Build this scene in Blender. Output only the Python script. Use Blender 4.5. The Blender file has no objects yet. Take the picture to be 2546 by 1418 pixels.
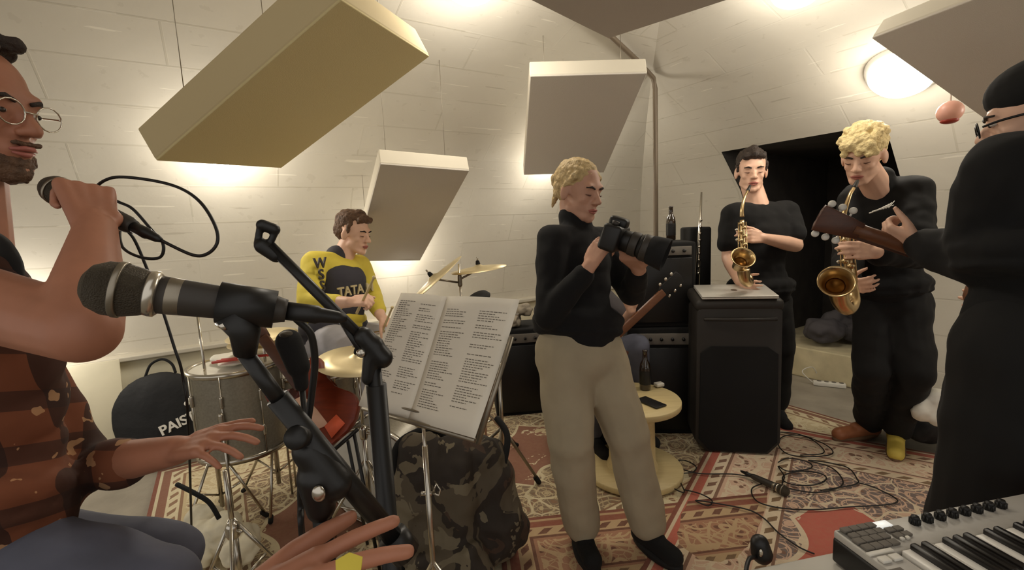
import bpy, bmesh, math, random
from mathutils import Vector, Matrix, Euler
random.seed(7)
scn = bpy.context.scene
C = scn.collection
PI = math.pi
V = Vector

# ---------------------------------------------------------------- camera
F = 1150.0; CX, CY = 1273.0, 709.0; CAMZ = 1.4
PIT = math.radians(7.2); ROL = math.radians(2.5)
FW = V((0, math.cos(PIT), -math.sin(PIT)))
_u0 = V((0, math.sin(PIT), math.cos(PIT))); _h = V((1, 0, 0))
RT = _h*math.cos(ROL) - _u0*math.sin(ROL)
UP = _h*math.sin(ROL) + _u0*math.cos(ROL)
EYE = V((0, 0, CAMZ))
cam = bpy.data.cameras.new('camera'); camo = bpy.data.objects.new('camera', cam); C.objects.link(camo)
cam.sensor_width = 36; cam.lens = 36*F/2546; cam.clip_start = 0.02
camo.matrix_world = Matrix(((RT.x, UP.x, -FW.x, EYE.x), (RT.y, UP.y, -FW.y, EYE.y), (RT.z, UP.z, -FW.z, EYE.z), (0, 0, 0, 1)))
scn.camera = camo

def P(x, y, D):            # a point of the place, from a measured direction and distance
    return EYE + (FW + RT*((x-CX)/F) - UP*((y-CY)/F))*D
def G(x, y, z=0.0):        # the same, where the direction meets height z
    v = FW + RT*((x-CX)/F) - UP*((y-CY)/F)
    return EYE + v*((z-CAMZ)/v.z)

# ---------------------------------------------------------------- light
w = bpy.data.worlds.new('world'); scn.world = w; w.use_nodes = True
w.node_tree.nodes['Background'].inputs[0].default_value = (1.0, .95, .88, 1)
w.node_tree.nodes['Background'].inputs[1].default_value = 0.74
scn.view_settings.view_transform = 'Standard'; scn.view_settings.look = 'None'
scn.view_settings.gamma = 1; scn.view_settings.use_curve_mapping = False
scn.view_settings.exposure = 0.0
LAMP_W = 17.0

# ---------------------------------------------------------------- materials
def lin(c):
    return tuple(((v/255)/12.92 if v/255 <= .04045 else ((v/255+.055)/1.055)**2.4) for v in c)
def mat(name, col, rough=.6, metal=0, noise=0, nscale=20, bump=0, bscale=60, emit=0, coat=0, sheen=0):
    m = bpy.data.materials.new(name); m.use_nodes = True
    nt = m.node_tree; b = nt.nodes['Principled BSDF']
    c = (*lin(col), 1)
    b.inputs['Base Color'].default_value = c
    b.inputs['Roughness'].default_value = rough; b.inputs['Metallic'].default_value = metal
    b.inputs['Coat Weight'].default_value = coat
    if sheen: b.inputs['Sheen Weight'].default_value = sheen
    if emit:
        b.inputs['Emission Color'].default_value = c; b.inputs['Emission Strength'].default_value = emit
    if noise or bump:
        tc = nt.nodes.new('ShaderNodeTexCoord')
    if noise:
        n = nt.nodes.new('ShaderNodeTexNoise'); n.inputs['Scale'].default_value = nscale; n.inputs['Detail'].default_value = 4
        r = nt.nodes.new('ShaderNodeValToRGB'); r.color_ramp.elements[0].position = .3; r.color_ramp.elements[1].position = .7
        r.color_ramp.elements[0].color = (*[v*(1-noise) for v in c[:3]], 1); r.color_ramp.elements[1].color = (*[min(1, v*(1+noise)) for v in c[:3]], 1)
        nt.links.new(tc.outputs['Object'], n.inputs['Vector']); nt.links.new(n.outputs['Fac'], r.inputs[0]); nt.links.new(r.outputs[0], b.inputs['Base Color'])
    if bump:
        n = nt.nodes.new('ShaderNodeTexNoise'); n.inputs['Scale'].default_value = bscale; n.inputs['Detail'].default_value = 4
        bp = nt.nodes.new('ShaderNodeBump'); bp.inputs['Strength'].default_value = bump; bp.inputs['Distance'].default_value = .01
        nt.links.new(tc.outputs['Object'], n.inputs['Vector']); nt.links.new(n.outputs['Fac'], bp.inputs['Height']); nt.links.new(bp.outputs[0], b.inputs['Normal'])
    return m

class NB:      # small helper for procedural node maths
    def __init__(s, name, rough=.9):
        s.m = bpy.data.materials.new(name); s.m.use_nodes = True; s.nt = s.m.node_tree
        s.b = s.nt.nodes['Principled BSDF']; s.b.inputs['Roughness'].default_value = rough
        s.uv = s.nt.nodes.new('ShaderNodeTexCoord').outputs['UV']
    def n(s, t, **k):
        x = s.nt.nodes.new(t)
        for a, v in k.items(): setattr(x, a, v)
        return x
    def put(s, inp, v):
        if isinstance(v, bpy.types.NodeSocket): s.nt.links.new(v, inp)
        else: inp.default_value = v
    def ma(s, op, a, b=0.0, c=None):
        x = s.n('ShaderNodeMath', operation=op); s.put(x.inputs[0], a); s.put(x.inputs[1], b)
        if c is not None: s.put(x.inputs[2], c)
        return x.outputs[0]
    def xyz(s, v):
        x = s.n('ShaderNodeSeparateXYZ'); s.put(x.inputs[0], v); return x.outputs
    def vec(s, a, b, c=0.0):
        x = s.n('ShaderNodeCombineXYZ'); s.put(x.inputs[0], a); s.put(x.inputs[1], b); s.put(x.inputs[2], c); return x.outputs[0]
    def mix(s, f, a, b):
        x = s.n('ShaderNodeMix', data_type='RGBA'); s.put(x.inputs[0], f)
        s.put(x.inputs[6], a if isinstance(a, bpy.types.NodeSocket) else (*lin(a), 1)); s.put(x.inputs[7], b if isinstance(b, bpy.types.NodeSocket) else (*lin(b), 1))
        return x.outputs[2]
    def noise(s, v, sc, det=3, dist=0.0):
        x = s.n('ShaderNodeTexNoise'); s.put(x.inputs['Vector'], v); x.inputs['Scale'].default_value = sc; x.inputs['Detail'].default_value = det; x.inputs['Distortion'].default_value = dist
        return x.outputs['Fac']
    def vor(s, v, sc, feat='F1', out='Distance', rnd=1.0):
        x = s.n('ShaderNodeTexVoronoi', feature=feat); s.put(x.inputs['Vector'], v); x.inputs['Scale'].default_value = sc; x.inputs['Randomness'].default_value = rnd
        return x.outputs[out]
    def gt(s, a, b): return s.ma('GREATER_THAN', a, b)
    def lt(s, a, b): return s.ma('LESS_THAN', a, b)
    def bump(s, h, st=.3, d=.01):
        x = s.n('ShaderNodeBump'); x.inputs['Strength'].default_value = st; x.inputs['Distance'].default_value = d
        s.put(x.inputs['Height'], h); s.nt.links.new(x.outputs[0], s.b.inputs['Normal'])
    def done(s, col):
        s.nt.links.new(col, s.b.inputs['Base Color']); return s.m

def wall_mat(name, base=(208, 202, 188), bw=.95, bh=.26, dark=(184, 176, 160)):
    k = NB(name, .75)
    nz = k.noise(k.uv, 2.2, 5); nz2 = k.noise(k.uv, 14, 5)
    col = k.mix(k.ma('MULTIPLY', nz, .7), base, dark)
    col = k.mix(k.ma('MULTIPLY', k.gt(nz2, .66), .14), col, (150, 140, 120))
    br = k.n('ShaderNodeTexBrick'); k.put(br.inputs['Vector'], k.uv)
    for a, v in (('Scale', 1.0), ('Mortar Size', .006), ('Mortar Smooth', .4), ('Brick Width', bw), ('Row Height', bh)): br.inputs[a].default_value = v
    br.inputs['Color1'].default_value = (1, 1, 1, 1); br.inputs['Color2'].default_value = (.97, .97, .97, 1); br.inputs['Mortar'].default_value = (.84, .83, .80, 1)
    mm = k.n('ShaderNodeMix', data_type='RGBA', blend_type='MULTIPLY')
    k.put(mm.inputs[0], k.ma('MULTIPLY', k.gt(k.noise(k.uv, 1.1, 2), .46), .75)); k.put(mm.inputs[6], col); k.put(mm.inputs[7], br.outputs['Color'])
    # long scratches of the board-marked plaster
    u, v, _ = k.xyz(k.uv)
    sv = k.vec(k.ma('MULTIPLY', u, 2.6), k.ma('MULTIPLY', v, 42.0))
    sc = k.noise(sv, 1.0, 2)
    c2 = k.mix(k.ma('MULTIPLY', k.gt(sc, .70), .55), mm.outputs[2], (232, 226, 210))
    c3 = k.mix(k.ma('MULTIPLY', k.lt(sc, .30), .30), c2, (130, 118, 98))
    h = k.ma('ADD', k.ma('MULTIPLY', br.outputs['Fac'], -1.0), k.ma('MULTIPLY', k.noise(k.uv, 9, 4), 1.2))
    h = k.ma('ADD', h, k.ma('MULTIPLY', k.gt(sc, .70), .5))
    k.bump(h, .22, .008)
    return k.done(c3)

def rug_mat(name, W, L, kind):
    k = NB(name, .95)
    u, v, _ = k.xyz(k.uv)
    wob = k.noise(k.uv, 30, 2)
    d = k.ma('MINIMUM', k.ma('MINIMUM', u, k.ma('SUBTRACT', W, u)), k.ma('MINIMUM', v, k.ma('SUBTRACT', L, v)))
    pink, brown, red, cream, blue, dred = (218, 184, 160), (124, 90, 76), (192, 96, 84), (228, 212, 184), (112, 102, 104), (132, 68, 58)
    if kind == 'cream': pink, brown, red, cream, blue = (206, 190, 152), (140, 108, 84), (138, 92, 76), (222, 212, 178), (136, 118, 98)
    if kind == 'brown': pink, brown, red, cream, blue = (168, 122, 96), (104, 62, 50), (140, 74, 60), (196, 168, 130), (88, 72, 72)
    def floral(sc, a, b, c, e, off):
        vv = k.n('ShaderNodeVectorMath', operation='ADD'); k.put(vv.inputs[0], k.uv); vv.inputs[1].default_value = (off, off*.7, 0)
        nzv = k.n('ShaderNodeTexNoise'); k.put(nzv.inputs['Vector'], k.uv); nzv.inputs['Scale'].default_value = sc*.7
        v2 = k.n('ShaderNodeVectorMath', operation='MULTIPLY_ADD'); k.put(v2.inputs[0], nzv.outputs['Color']); v2.inputs[1].default_value = (.10, .10, 0); k.put(v2.inputs[2], vv.outputs[0])
        q = v2.outputs[0]
        f1 = k.vor(q, sc); edge = k.vor(q, sc, 'DISTANCE_TO_EDGE')
        sm = k.vor(q, sc*3.2); sme = k.vor(q, sc*3.2, 'DISTANCE_TO_EDGE')
        col = k.mix(k.lt(sm, .30), a, b)
        ring = k.ma('PINGPONG', k.ma('MULTIPLY', f1, 1.0), .11)
        col = k.mix(k.lt(ring, .028), col, c)
        col = k.mix(k.lt(f1, .16), col, e)
        col = k.mix(k.lt(sme, .035), col, c)
        col = k.mix(k.lt(edge, .035), col, cream)
        return col
    main = floral(6.0, pink, brown, cream, brown, 0)
    dark = floral(7.5, blue, brown, pink, pink, 3.1)
    field = floral(3.6, red, red, pink, cream, 7.7)
    # solid field with scattered motifs
    fm = k.vor(k.uv, 4.2); fs = k.vor(k.uv, 24)
    field = k.mix(k.ma('MULTIPLY', k.lt(fm, .26), k.lt(fs, .55)), red, pink)
    field = k.mix(k.ma('MULTIPLY', k.gt(k.ma('PINGPONG', fm, .3), .285), k.gt(wob, .5)), field, cream)
    # scalloped outline of the field
    sw = k.ma('MULTIPLY', k.ma('ABSOLUTE', k.ma('SINE', k.ma('MULTIPLY', u, 9.0))), .13)
    sw2 = k.ma('MULTIPLY', k.ma('ABSOLUTE', k.ma('SINE', k.ma('MULTIPLY', v, 9.0))), .06)
    de = k.ma('MINIMUM', k.ma('SUBTRACT', k.ma('SUBTRACT', k.ma('MINIMUM', v, k.ma('SUBTRACT', L, v)), .80), sw),
              k.ma('SUBTRACT', k.ma('SUBTRACT', k.ma('MINIMUM', u, k.ma('SUBTRACT', W, u)), .47), sw2))
    inner = k.mix(k.gt(de, 0.0), dark, field)
    inner = k.mix(k.lt(k.ma('ABSOLUTE', de), .012), inner, cream)
    # motif stripes : a row of small dark hooks on beige
    al = k.ma('FRACT', k.ma('MULTIPLY', k.ma('ADD', u, v), 11.0))
    mo = k.lt(k.ma('ABSOLUTE', k.ma('SUBTRACT', al, .5)), .22)
    def stripe(lo, hi, base, mcol):
        mid, hw = (lo+hi)/2, (hi-lo)/2
        t = k.ma('DIVIDE', k.ma('ABSOLUTE', k.ma('SUBTRACT', d, mid)), hw)
        ok = k.ma('MULTIPLY', mo, k.lt(k.ma('ADD', t, k.ma('MULTIPLY', wob, .5)), .85))
        return k.mix(ok, base, mcol)
    lay = [(.02, dred, None), (.035, cream, None), (.075, red, None), (.135, stripe(.075, .135, cream, brown), None), (.150, brown, None), (.165, pink, None),
           (.34, main, None), (.352, brown, None), (.364, pink, None), (.425, stripe(.364, .425, cream, (120, 96, 70)), None), (.437, brown, None)]
    col = inner
    for lim, c, _x in reversed(lay):
        col = k.mix(k.lt(d, lim), col, c)
    fz = k.noise(k.uv, 180, 2)
    col = k.mix(k.ma('MULTIPLY', k.noise(k.uv, 45, 3), .38), col, (170, 140, 112))
    k.bump(fz, .5, .004)
    return k.done(col)

def plaid_mat(name):
    k = NB(name, .9)
    tc = k.n('ShaderNodeTexCoord').outputs['Object']
    x, y, z = k.xyz(tc)
    a = k.lt(k.ma('PINGPONG', k.ma('ADD', x, k.ma('MULTIPLY', y, .6)), .05), .018)
    b = k.lt(k.ma('PINGPONG', k.ma('ADD', z, k.ma('MULTIPLY', y, .3)), .05), .018)
    col = k.mix(k.ma('MULTIPLY', a, .8), (118, 66, 40), (40, 22, 16))
    col = k.mix(k.ma('MULTIPLY', b, .7), col, (48, 28, 22))
    col = k.mix(k.ma('MULTIPLY', k.gt(k.noise(tc, 22, 2), .64), .6), col, (206, 160, 116))
    return k.done(col)
def camo_mat(name):
    k = NB(name, .8)
    tc = k.n('ShaderNodeTexCoord').outputs['Object']
    n = k.noise(tc, 4, 4, 1.0); n2 = k.noise(tc, 8, 3, .6)
    col = k.mix(k.gt(n, .5), (88, 78, 62), (46, 38, 31))
    col = k.mix(k.gt(n2, .60), col, (116, 106, 86))
    col = k.mix(k.lt(n2, .38), col, (70, 52, 40))
    return k.done(col)
def wood_mat(name, c1, c2, sc=8):
    k = NB(name, .45)
    tc = k.n('ShaderNodeTexCoord').outputs['Object']
    x, y, z = k.xyz(tc)
    n = k.noise(k.vec(k.ma('MULTIPLY', x, 1.0), k.ma('MULTIPLY', y, 6.0), k.ma('MULTIPLY', z, 6.0)), sc, 3, 1)
    return k.done(k.mix(n, c1, c2))

M = {
 'wall': wall_mat('painted block wall'), 'ceil': wall_mat('painted vault', (200, 190, 164), 1.3, .42, (178, 166, 138)),
 'plinth': mat('cream plinth', (214, 206, 180), .7, noise=.08, nscale=5),
 'floor': mat('worn concrete', (150, 142, 128), .75, noise=.18, nscale=4, bump=.3, bscale=30),
 'panel': mat('acoustic fabric grey beige', (206, 198, 186), .95, bump=.2, bscale=300), 'paneltan': mat('acoustic fabric tan', (216, 200, 150), .95, bump=.2, bscale=300),
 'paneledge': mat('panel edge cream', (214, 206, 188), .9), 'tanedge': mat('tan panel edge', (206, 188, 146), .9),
 'lamp': mat('lit diffuser', (255, 244, 224), .5, emit=9), 'white': mat('white plastic', (220, 216, 206), .5),
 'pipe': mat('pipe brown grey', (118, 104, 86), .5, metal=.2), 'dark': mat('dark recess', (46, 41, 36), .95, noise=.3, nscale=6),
 'black': mat('black plastic', (13, 11, 10), .45), 'charcoal': mat('charcoal moulded plastic', (40, 36, 32), .6), 'skin_shade': mat('skin with painted shade', (168, 112, 86), .55, noise=.1, nscale=14), 'blackm': mat('black matte', (9, 8, 8), .9), 'blackcoat': mat('black powder coated steel', (12, 10, 9), .4),  # skin of the singer and near hand has its shade put into the colour
 'rubber': mat('rubber', (18, 16, 15), .8), 'chrome': mat('chrome', (200, 194, 182), .22, metal=1), 'steel': mat('dull steel', (150, 142, 128), .4, metal=1),
 'brass': mat('lacquered brass', (200, 174, 130), .27, metal=1, noise=.15, nscale=30), 'brassd': mat('dark inside of bell', (120, 80, 36), .35, metal=1), 'silver': mat('silver plate', (206, 200, 188), .25, metal=1),
 'cymbal': mat('cymbal bronze', (230, 214, 172), .42, metal=.7), 'grille': mat('steel mesh', (92, 84, 72), .5, metal=.7, bump=1, bscale=700),
 'micbody': mat('microphone body', (58, 53, 48), .5, metal=.2), 'paper': None, 'ink': mat('ink', (120, 112, 100), .9),
 'drum': mat('silver sparkle drum wrap', (150, 144, 130), .35, metal=.5, noise=.12, nscale=90), 'skinhead': mat('drum head', (224, 220, 208), .5),
 'red': mat('red sticks', (186, 54, 40), .5), 'redwood': wood_mat('red brown guitar lacquer', (140, 52, 26), (84, 30, 16)), 'bag': mat('black nylon bag', (12, 12, 14), .75, bump=.4, bscale=25),
 'camo': camo_mat('camouflage cloth'), 'creamcloth': mat('cream cloth', (228, 220, 196), .9, noise=.1), 'greycloth': mat('grey cloth', (150, 140, 124), .95, noise=.25, nscale=18),
 'plywood': wood_mat('pale plywood', (226, 208, 158), (196, 174, 122), 6), 'darkwood': wood_mat('dark headstock wood', (96, 52, 28), (52, 28, 18)), 'neckwood': wood_mat('brown neck wood', (122, 76, 46), (84, 50, 30)),
 'skin_a': mat('skin warm', (190, 144, 120), .55, noise=.08, nscale=14), 'lash': mat('dark lash line', (96, 62, 48), .7), 'skin_b': mat('skin light', (224, 180, 154), .5, noise=.06, nscale=14),
 'lip': mat('lips', (168, 98, 86), .5), 'eye': mat('eye white', (214, 206, 196), .3), 'iris': mat('iris', (52, 42, 34), .3),
 'hairbrown': mat('brown hair', (92, 66, 46), .7, noise=.3, nscale=60, bump=.8, bscale=90), 'hairdark': mat('dark brown hair', (48, 36, 28), .7, noise=.3, nscale=60, bump=.8, bscale=90),
 'hairblond': mat('platinum blond hair', (234, 212, 156), .7, noise=.16, nscale=40, bump=.9, bscale=80), 'hairgold': mat('dark blond hair', (190, 164, 116), .6, noise=.2, nscale=40, bump=.8, bscale=80),
 'plaid': plaid_mat('orange brown plaid'), 'denim': mat('faded blue denim', (88, 90, 104), .85, noise=.12, nscale=14), 'paledenim': mat('pale denim', (176, 174, 180), .85, noise=.1, nscale=14),
 'yellow': mat('yellow jersey', (214, 194, 72), .8, noise=.05), 'navy': mat('dark navy jersey', (54, 52, 60), .85), 'blacktee': mat('black cotton', (9, 8, 8), .95), 'turtle': mat('black knit', (9, 8, 10), .95),
 'khaki': mat('khaki grey trousers', (166, 154, 130), .9, noise=.07, nscale=8), 'blacktrouser': mat('black trousers', (10, 9, 8), .9), 'greytee': mat('dark grey shirt', (70, 66, 68), .9),
 'tan': mat('tan leather shoe', (164, 102, 66), .5, noise=.12), 'yellowshoe': mat('yellow shoe', (212, 188, 84), .6), 'sole': mat('brown rubber sole', (112, 84, 60), .8),
 'kbsilver': mat('silver control panel', (186, 182, 175), .45, metal=.1), 'kbwhite': mat('ivory keys', (232, 228, 220), .3), 'kbblack': mat('black keys', (26, 22, 20), .3), 'pad': mat('rubber pads', (112, 106, 98), .8), 'lcd': mat('lit display', (235, 236, 232), .3, emit=.6),
 'laptop': mat('silver aluminium', (206, 202, 194), .35, metal=.3), 'glass_brown': mat('dark bottle glass', (40, 28, 18), .12, coat=1), 'pink': mat('pink glass', (226, 168, 150), .4), 'redglass': mat('red cap', (160, 58, 44), .4),
 'curtain': mat('dark cloth', (30, 26, 22), .95), 'stone': mat('pale stone block', (196, 184, 150), .85, noise=.15, nscale=8), 'orange': mat('orange label', (222, 96, 60), .6), 'letter': mat('white lettering', (226, 222, 212), .7), 'letterd': mat('dark lettering', (56, 50, 48), .7), 'lettery': mat('cream lettering', (196, 180, 138), .7),
 'tablewhite': mat('white table top', (196, 192, 182), .5),
}
M['paper'] = mat('paper', (238, 230, 214), .85, noise=.04, nscale=6)

# ---------------------------------------------------------------- object helpers
def wloc(o):
    l = V((0, 0, 0))
    while o: l += o.location; o = o.parent
    return l
def obj(name, bm, m, parent=None, smooth=True, mods=None, label=None, sharp=False):
    off = wloc(parent) if parent else V((0, 0, 0))
    if off.length: bmesh.ops.translate(bm, verts=bm.verts, vec=-off)
    me = bpy.data.meshes.new(name); bm.to_mesh(me); bm.free()
    me.materials.append(M[m] if isinstance(m, str) else m)
    if smooth:
        for p in me.polygons: p.use_smooth = True
        if sharp:
            try: me.set_sharp_from_angle(angle=math.radians(38))
            except Exception: pass
    o = bpy.data.objects.new(name, me); C.objects.link(o)
    if parent: o.parent = parent
    if label: o['label'] = label
    for f in (mods or []): f(o)
    return o
def tag(o, label, cat, group=None, kind=None):
    o['label'] = label; o['category'] = cat
    if group: o['group'] = group
    if kind: o['kind'] = kind
    return o
def thing(name, label, cat, loc=(0, 0, 0), group=None):
    o = bpy.data.objects.new(name, None); C.objects.link(o); o.location = V(loc); o.empty_display_size = .05
    return tag(o, label, cat, group)
def struct(name, bm, m, **k):
    o = obj(name, bm, m, None, **k); o['kind'] = 'structure'; return o
def remesh(vox, sm=4, disp=0, dsc=.12, seed=0):
    def f(o):
        r = o.modifiers.new('r', 'REMESH'); r.mode = 'VOXEL'; r.voxel_size = vox; r.use_smooth_shade = True
        s = o.modifiers.new('s', 'SMOOTH'); s.iterations = sm; s.factor = .5
        if disp:
            t = bpy.data.textures.new('folds', 'CLOUDS'); t.noise_scale = dsc; t.noise_depth = 1
            d = o.modifiers.new('d', 'DISPLACE'); d.texture = t; d.strength = disp; d.mid_level = .5; d.texture_coords = 'LOCAL'
    return f
def NBM(): return bmesh.new()

def frame(z, hint=V((0, 0, 1))):
    z = z.normalized()
    x = hint.cross(z)
    if x.length < 1e-4: x = V((1, 0, 0)).cross(z)
    if x.length < 1e-4: x = V((0, 1, 0)).cross(z)
    x.normalize(); y = z.cross(x)
    return x, y, z
def basis(x, y, z, o): return Matrix(((x.x, y.x, z.x, o.x), (x.y, y.y, z.y, o.y), (x.z, y.z, z.z, o.z), (0, 0, 0, 1)))
def ell(bm, c, r, Mx=None, seg=16):
    r = (r, r, r) if not hasattr(r, '__len__') else r
    m = (Mx.to_4x4() if Mx else Matrix.Identity(4)); m = Matrix.Translation(V(c)) @ m @ Matrix.Diagonal((*r, 1))
    bmesh.ops.create_uvsphere(bm, u_segments=seg, v_segments=max(6, seg*2//3), radius=1, matrix=m)
def tube(bm, pts, rad, n=10, cap=True, hollow=False):
    pts = [V(p) for p in pts]
    if not hasattr(rad, '__len__'): rad = [rad]*len(pts)
    rings = []; prev = None
    for i, p in enumerate(pts):
        a = pts[max(0, i-1)]; b = pts[min(len(pts)-1, i+1)]; t = (b-a).normalized()
        if prev is None: x, y, _ = frame(t)
        else:
            x = prev - t*prev.dot(t); x = x.normalized() if x.length > 1e-5 else frame(t)[0]; y = t.cross(x)
        prev = x
        rings.append([bm.verts.new(p + (x*math.cos(2*PI*j/n) + y*math.sin(2*PI*j/n))*rad[i]) for j in range(n)])
    for i in range(len(rings)-1):
        for j in range(n):
            bm.faces.new((rings[i][j], rings[i][(j+1) % n], rings[i+1][(j+1) % n], rings[i+1][j]))
    if cap:
        bm.faces.new(list(reversed(rings[0])))
        if not hollow: bm.faces.new(rings[-1])
    return bm
def cr(pts, k=6):     # Catmull-Rom through points (tuples may carry a radius last)
    P_ = [tuple(p) for p in pts]; out = []
    for i in range(len(P_)-1):
        p0 = P_[max(0, i-1)]; p1 = P_[i]; p2 = P_[i+1]; p3 = P_[min(len(P_)-1, i+2)]
        for s in range(k):
            t = s/k
            out.append(tuple(.5*((2*b)+(-a+c)*t+(2*a-5*b+4*c-d)*t*t+(-a+3*b-3*c+d)*t**3) for a, b, c, d in zip(p0, p1, p2, p3)))
    out.append(P_[-1]); return out
def curve_tube(bm, pts, rad, k=6, n=8):
    return tube(bm, cr([tuple(p) for p in pts], k), rad, n)
def cap(bm, a, b, ra, rb, n=14):       # closed tapered capsule
    a, b = V(a), V(b); L = (b-a).length
    if L < 1e-5: ell(bm, a, max(ra, rb)); return
    d = (b-a)/L; pts = []; rr = []
    for i in range(5): th = -PI/2 + PI/2*(i+.35)/5; pts.append(a + d*ra*math.sin(th)); rr.append(ra*math.cos(th))
    pts.append(a); rr.append(ra); pts.append(b); rr.append(rb)
    for i in range(5): th = PI/2*(i+.65)/5; pts.append(b + d*rb*math.sin(th)); rr.append(rb*math.cos(th))
    tube(bm, pts, rr, n)
def rod(bm, a, b, r, n=10, r2=None): return tube(bm, [V(a), V(b)], [r, r if r2 is None else r2], n)
def box(bm, c, s, Mx=None, bev=0, seg=2):
    m = Matrix.Translation(V(c)) @ (Mx.to_4x4() if Mx else Matrix.Identity(4)) @ Matrix.Diagonal((*s, 1))
    g = bmesh.ops.create_cube(bm, size=1, matrix=m)
    if bev:
        es = list({e for v in g['verts'] for e in v.link_edges})
        bmesh.ops.bevel(bm, geom=es, offset=bev, segments=seg, affect='EDGES', profile=.5)
    return bm
def lathe(bm, prof, Mx, n=32):      # prof: (r,z) list, revolved round local z
    rings = []
    for r, z in prof:
        rings.append([bm.verts.new(Mx @ V((max(r, 1e-5)*math.cos(2*PI*j/n), max(r, 1e-5)*math.sin(2*PI*j/n), z))) for j in range(n)])
    for i in range(len(rings)-1):
        for j in range(n): bm.faces.new((rings[i][j], rings[i][(j+1) % n], rings[i+1][(j+1) % n], rings[i+1][j]))
    if prof[0][0] > 1e-4: pass
    bmesh.ops.remove_doubles(bm, verts=bm.verts, dist=1e-5)
    return bm
def prism(bm, pts, th, Mx, bev=0):   # 2-D outline extruded along local z
    a = [bm.verts.new(Mx @ V((x, y, 0))) for x, y in pts]; b = [bm.verts.new(Mx @ V((x, y, th))) for x, y in pts]
    n = len(pts)
    f1 = bm.faces.new(list(reversed(a))); f2 = bm.faces.new(b)
    for i in range(n): bm.faces.new((a[i], a[(i+1) % n], b[(i+1) % n], b[i]))
    if bev:
        bmesh.ops.bevel(bm, geom=list(f1.edges)+list(f2.edges), offset=bev, segments=2, affect='EDGES', profile=.5)
    return bm
def lookM(fwd, up=V((0, 0, 1))):     # columns right, forward, up
    f = V(fwd).normalized(); r = f.cross(V(up)).normalized(); u = r.cross(f)
    return Matrix(((r.x, f.x, u.x), (r.y, f.y, u.y), (r.z, f.z, u.z)))
def textobj(name, s, size, Mx, m, parent, ext=.0008, shear=0, label=None, spacing=1):
    cu = bpy.data.curves.new(name, 'FONT'); cu.body = s; cu.size = size; cu.extrude = ext; cu.align_x = 'CENTER'; cu.align_y = 'CENTER'; cu.shear = shear; cu.space_character = spacing; cu.offset = size*.02
    tmp = bpy.data.objects.new(name, cu); C.objects.link(tmp)
    bpy.context.view_layer.update()
    me = bpy.data.meshes.new_from_object(tmp.evaluated_get(bpy.context.evaluated_depsgraph_get()))
    bpy.data.objects.remove(tmp)
    bm = NBM(); bm.from_mesh(me); bmesh.ops.transform(bm, matrix=Mx, verts=bm.verts)
    return obj(name, bm, m, parent, smooth=False, label=label)

# ================================================================ the room shell
LO = V((-2.22, 3.08, 0)); LD = V((.846, .533, 0)); LN = V((.533, -.846, 0))     # drum side wall: point, direction, inward normal
RO = V((2.44, 3.95, 0)); RD = V((.533, -.846, 0)); RN = V((-.846, -.533, 0))     # horn side wall, running towards the camera
CORNER = V((1.507, 5.43, 0))
PROF = [(0, 0), (0, .24), (0, .45), (0, .67), (.05, .95), (.16, 1.28), (.34, 1.62), (.62, 1.93), (1.0, 2.2), (1.45, 2.42), (2.0, 2.58), (2.7, 2.66), (3.6, 2.68)]
def vault(name, D, N, length, m, hole=None):
    # swept profile starting at the corner; mitred with its neighbour along the 45 degree line
    bm = NBM(); uvl = bm.loops.layers.uv.new('UVMap')
    cols = sorted(set([length*j/40 for j in range(41)] + (list(hole[:2]) if hole else [])))
    nseg = len(cols)-1; arc = [0]
    for i in range(1, len(PROF)): arc.append(arc[-1]+math.dist(PROF[i], PROF[i-1]))
    grid = []
    for j in range(nseg+1):
        row = []
        for (o, z), a in zip(PROF, arc):
            s = max(o, cols[j])
            row.append((bm.verts.new(CORNER + D*s + N*o + V((0, 0, z))), s, a))
        grid.append(row)
    for j in range(nseg):
        for i in range(len(PROF)-1):
            q = [grid[j][i], grid[j+1][i], grid[j+1][i+1], grid[j][i+1]]
            if hole:
                cs = sum(x[1] for x in q)/4; ca = sum(x[0].co.z for x in q)/4
                if hole[0] < cs < hole[1] and hole[2] < ca < hole[3]: continue
            q = [x for k_, x in enumerate(q) if all((x[0].co-y[0].co).length > 1e-5 for y in q[:k_])]
            if len(q) < 3: continue
            f = bm.faces.new([x[0] for x in q])
            for l, x in zip(f.loops, q): l[uvl].uv = (x[1], x[2])
    bmesh.ops.remove_doubles(bm, verts=bm.verts, dist=1e-5)
    return struct(name, bm, m, smooth=True)
vault('wall_left', -LD, LN, 8.5, 'wall')
s_hole0, s_hole1 = 1.45, 2.55
vault('wall_right', RD, RN, 7.0, 'wall', hole=(s_hole0, s_hole1, .24, 1.93))
bm = NBM(); box(bm, (0, 2, -.05), (14, 12, .1)); struct('floor', bm, 'floor', smooth=False)
# plinth along the drum wall
bm = NBM(); Ml = Matrix((LD, -LN, V((0, 0, 1)))).transposed()
box(bm, CORNER - LD*4.3 + LN*.03 + V((0, 0, .33)), (8.2, .07, .66), Ml, .008)
struct('trim_1', bm, 'plinth', smooth=False)
bm = NBM(); box(bm, CORNER - LD*4.3 + LN*.05 + V((0, 0, .68)), (8.2, .11, .03), Ml, .006)
struct('trim_2', bm, 'wall', smooth=False)
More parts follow.
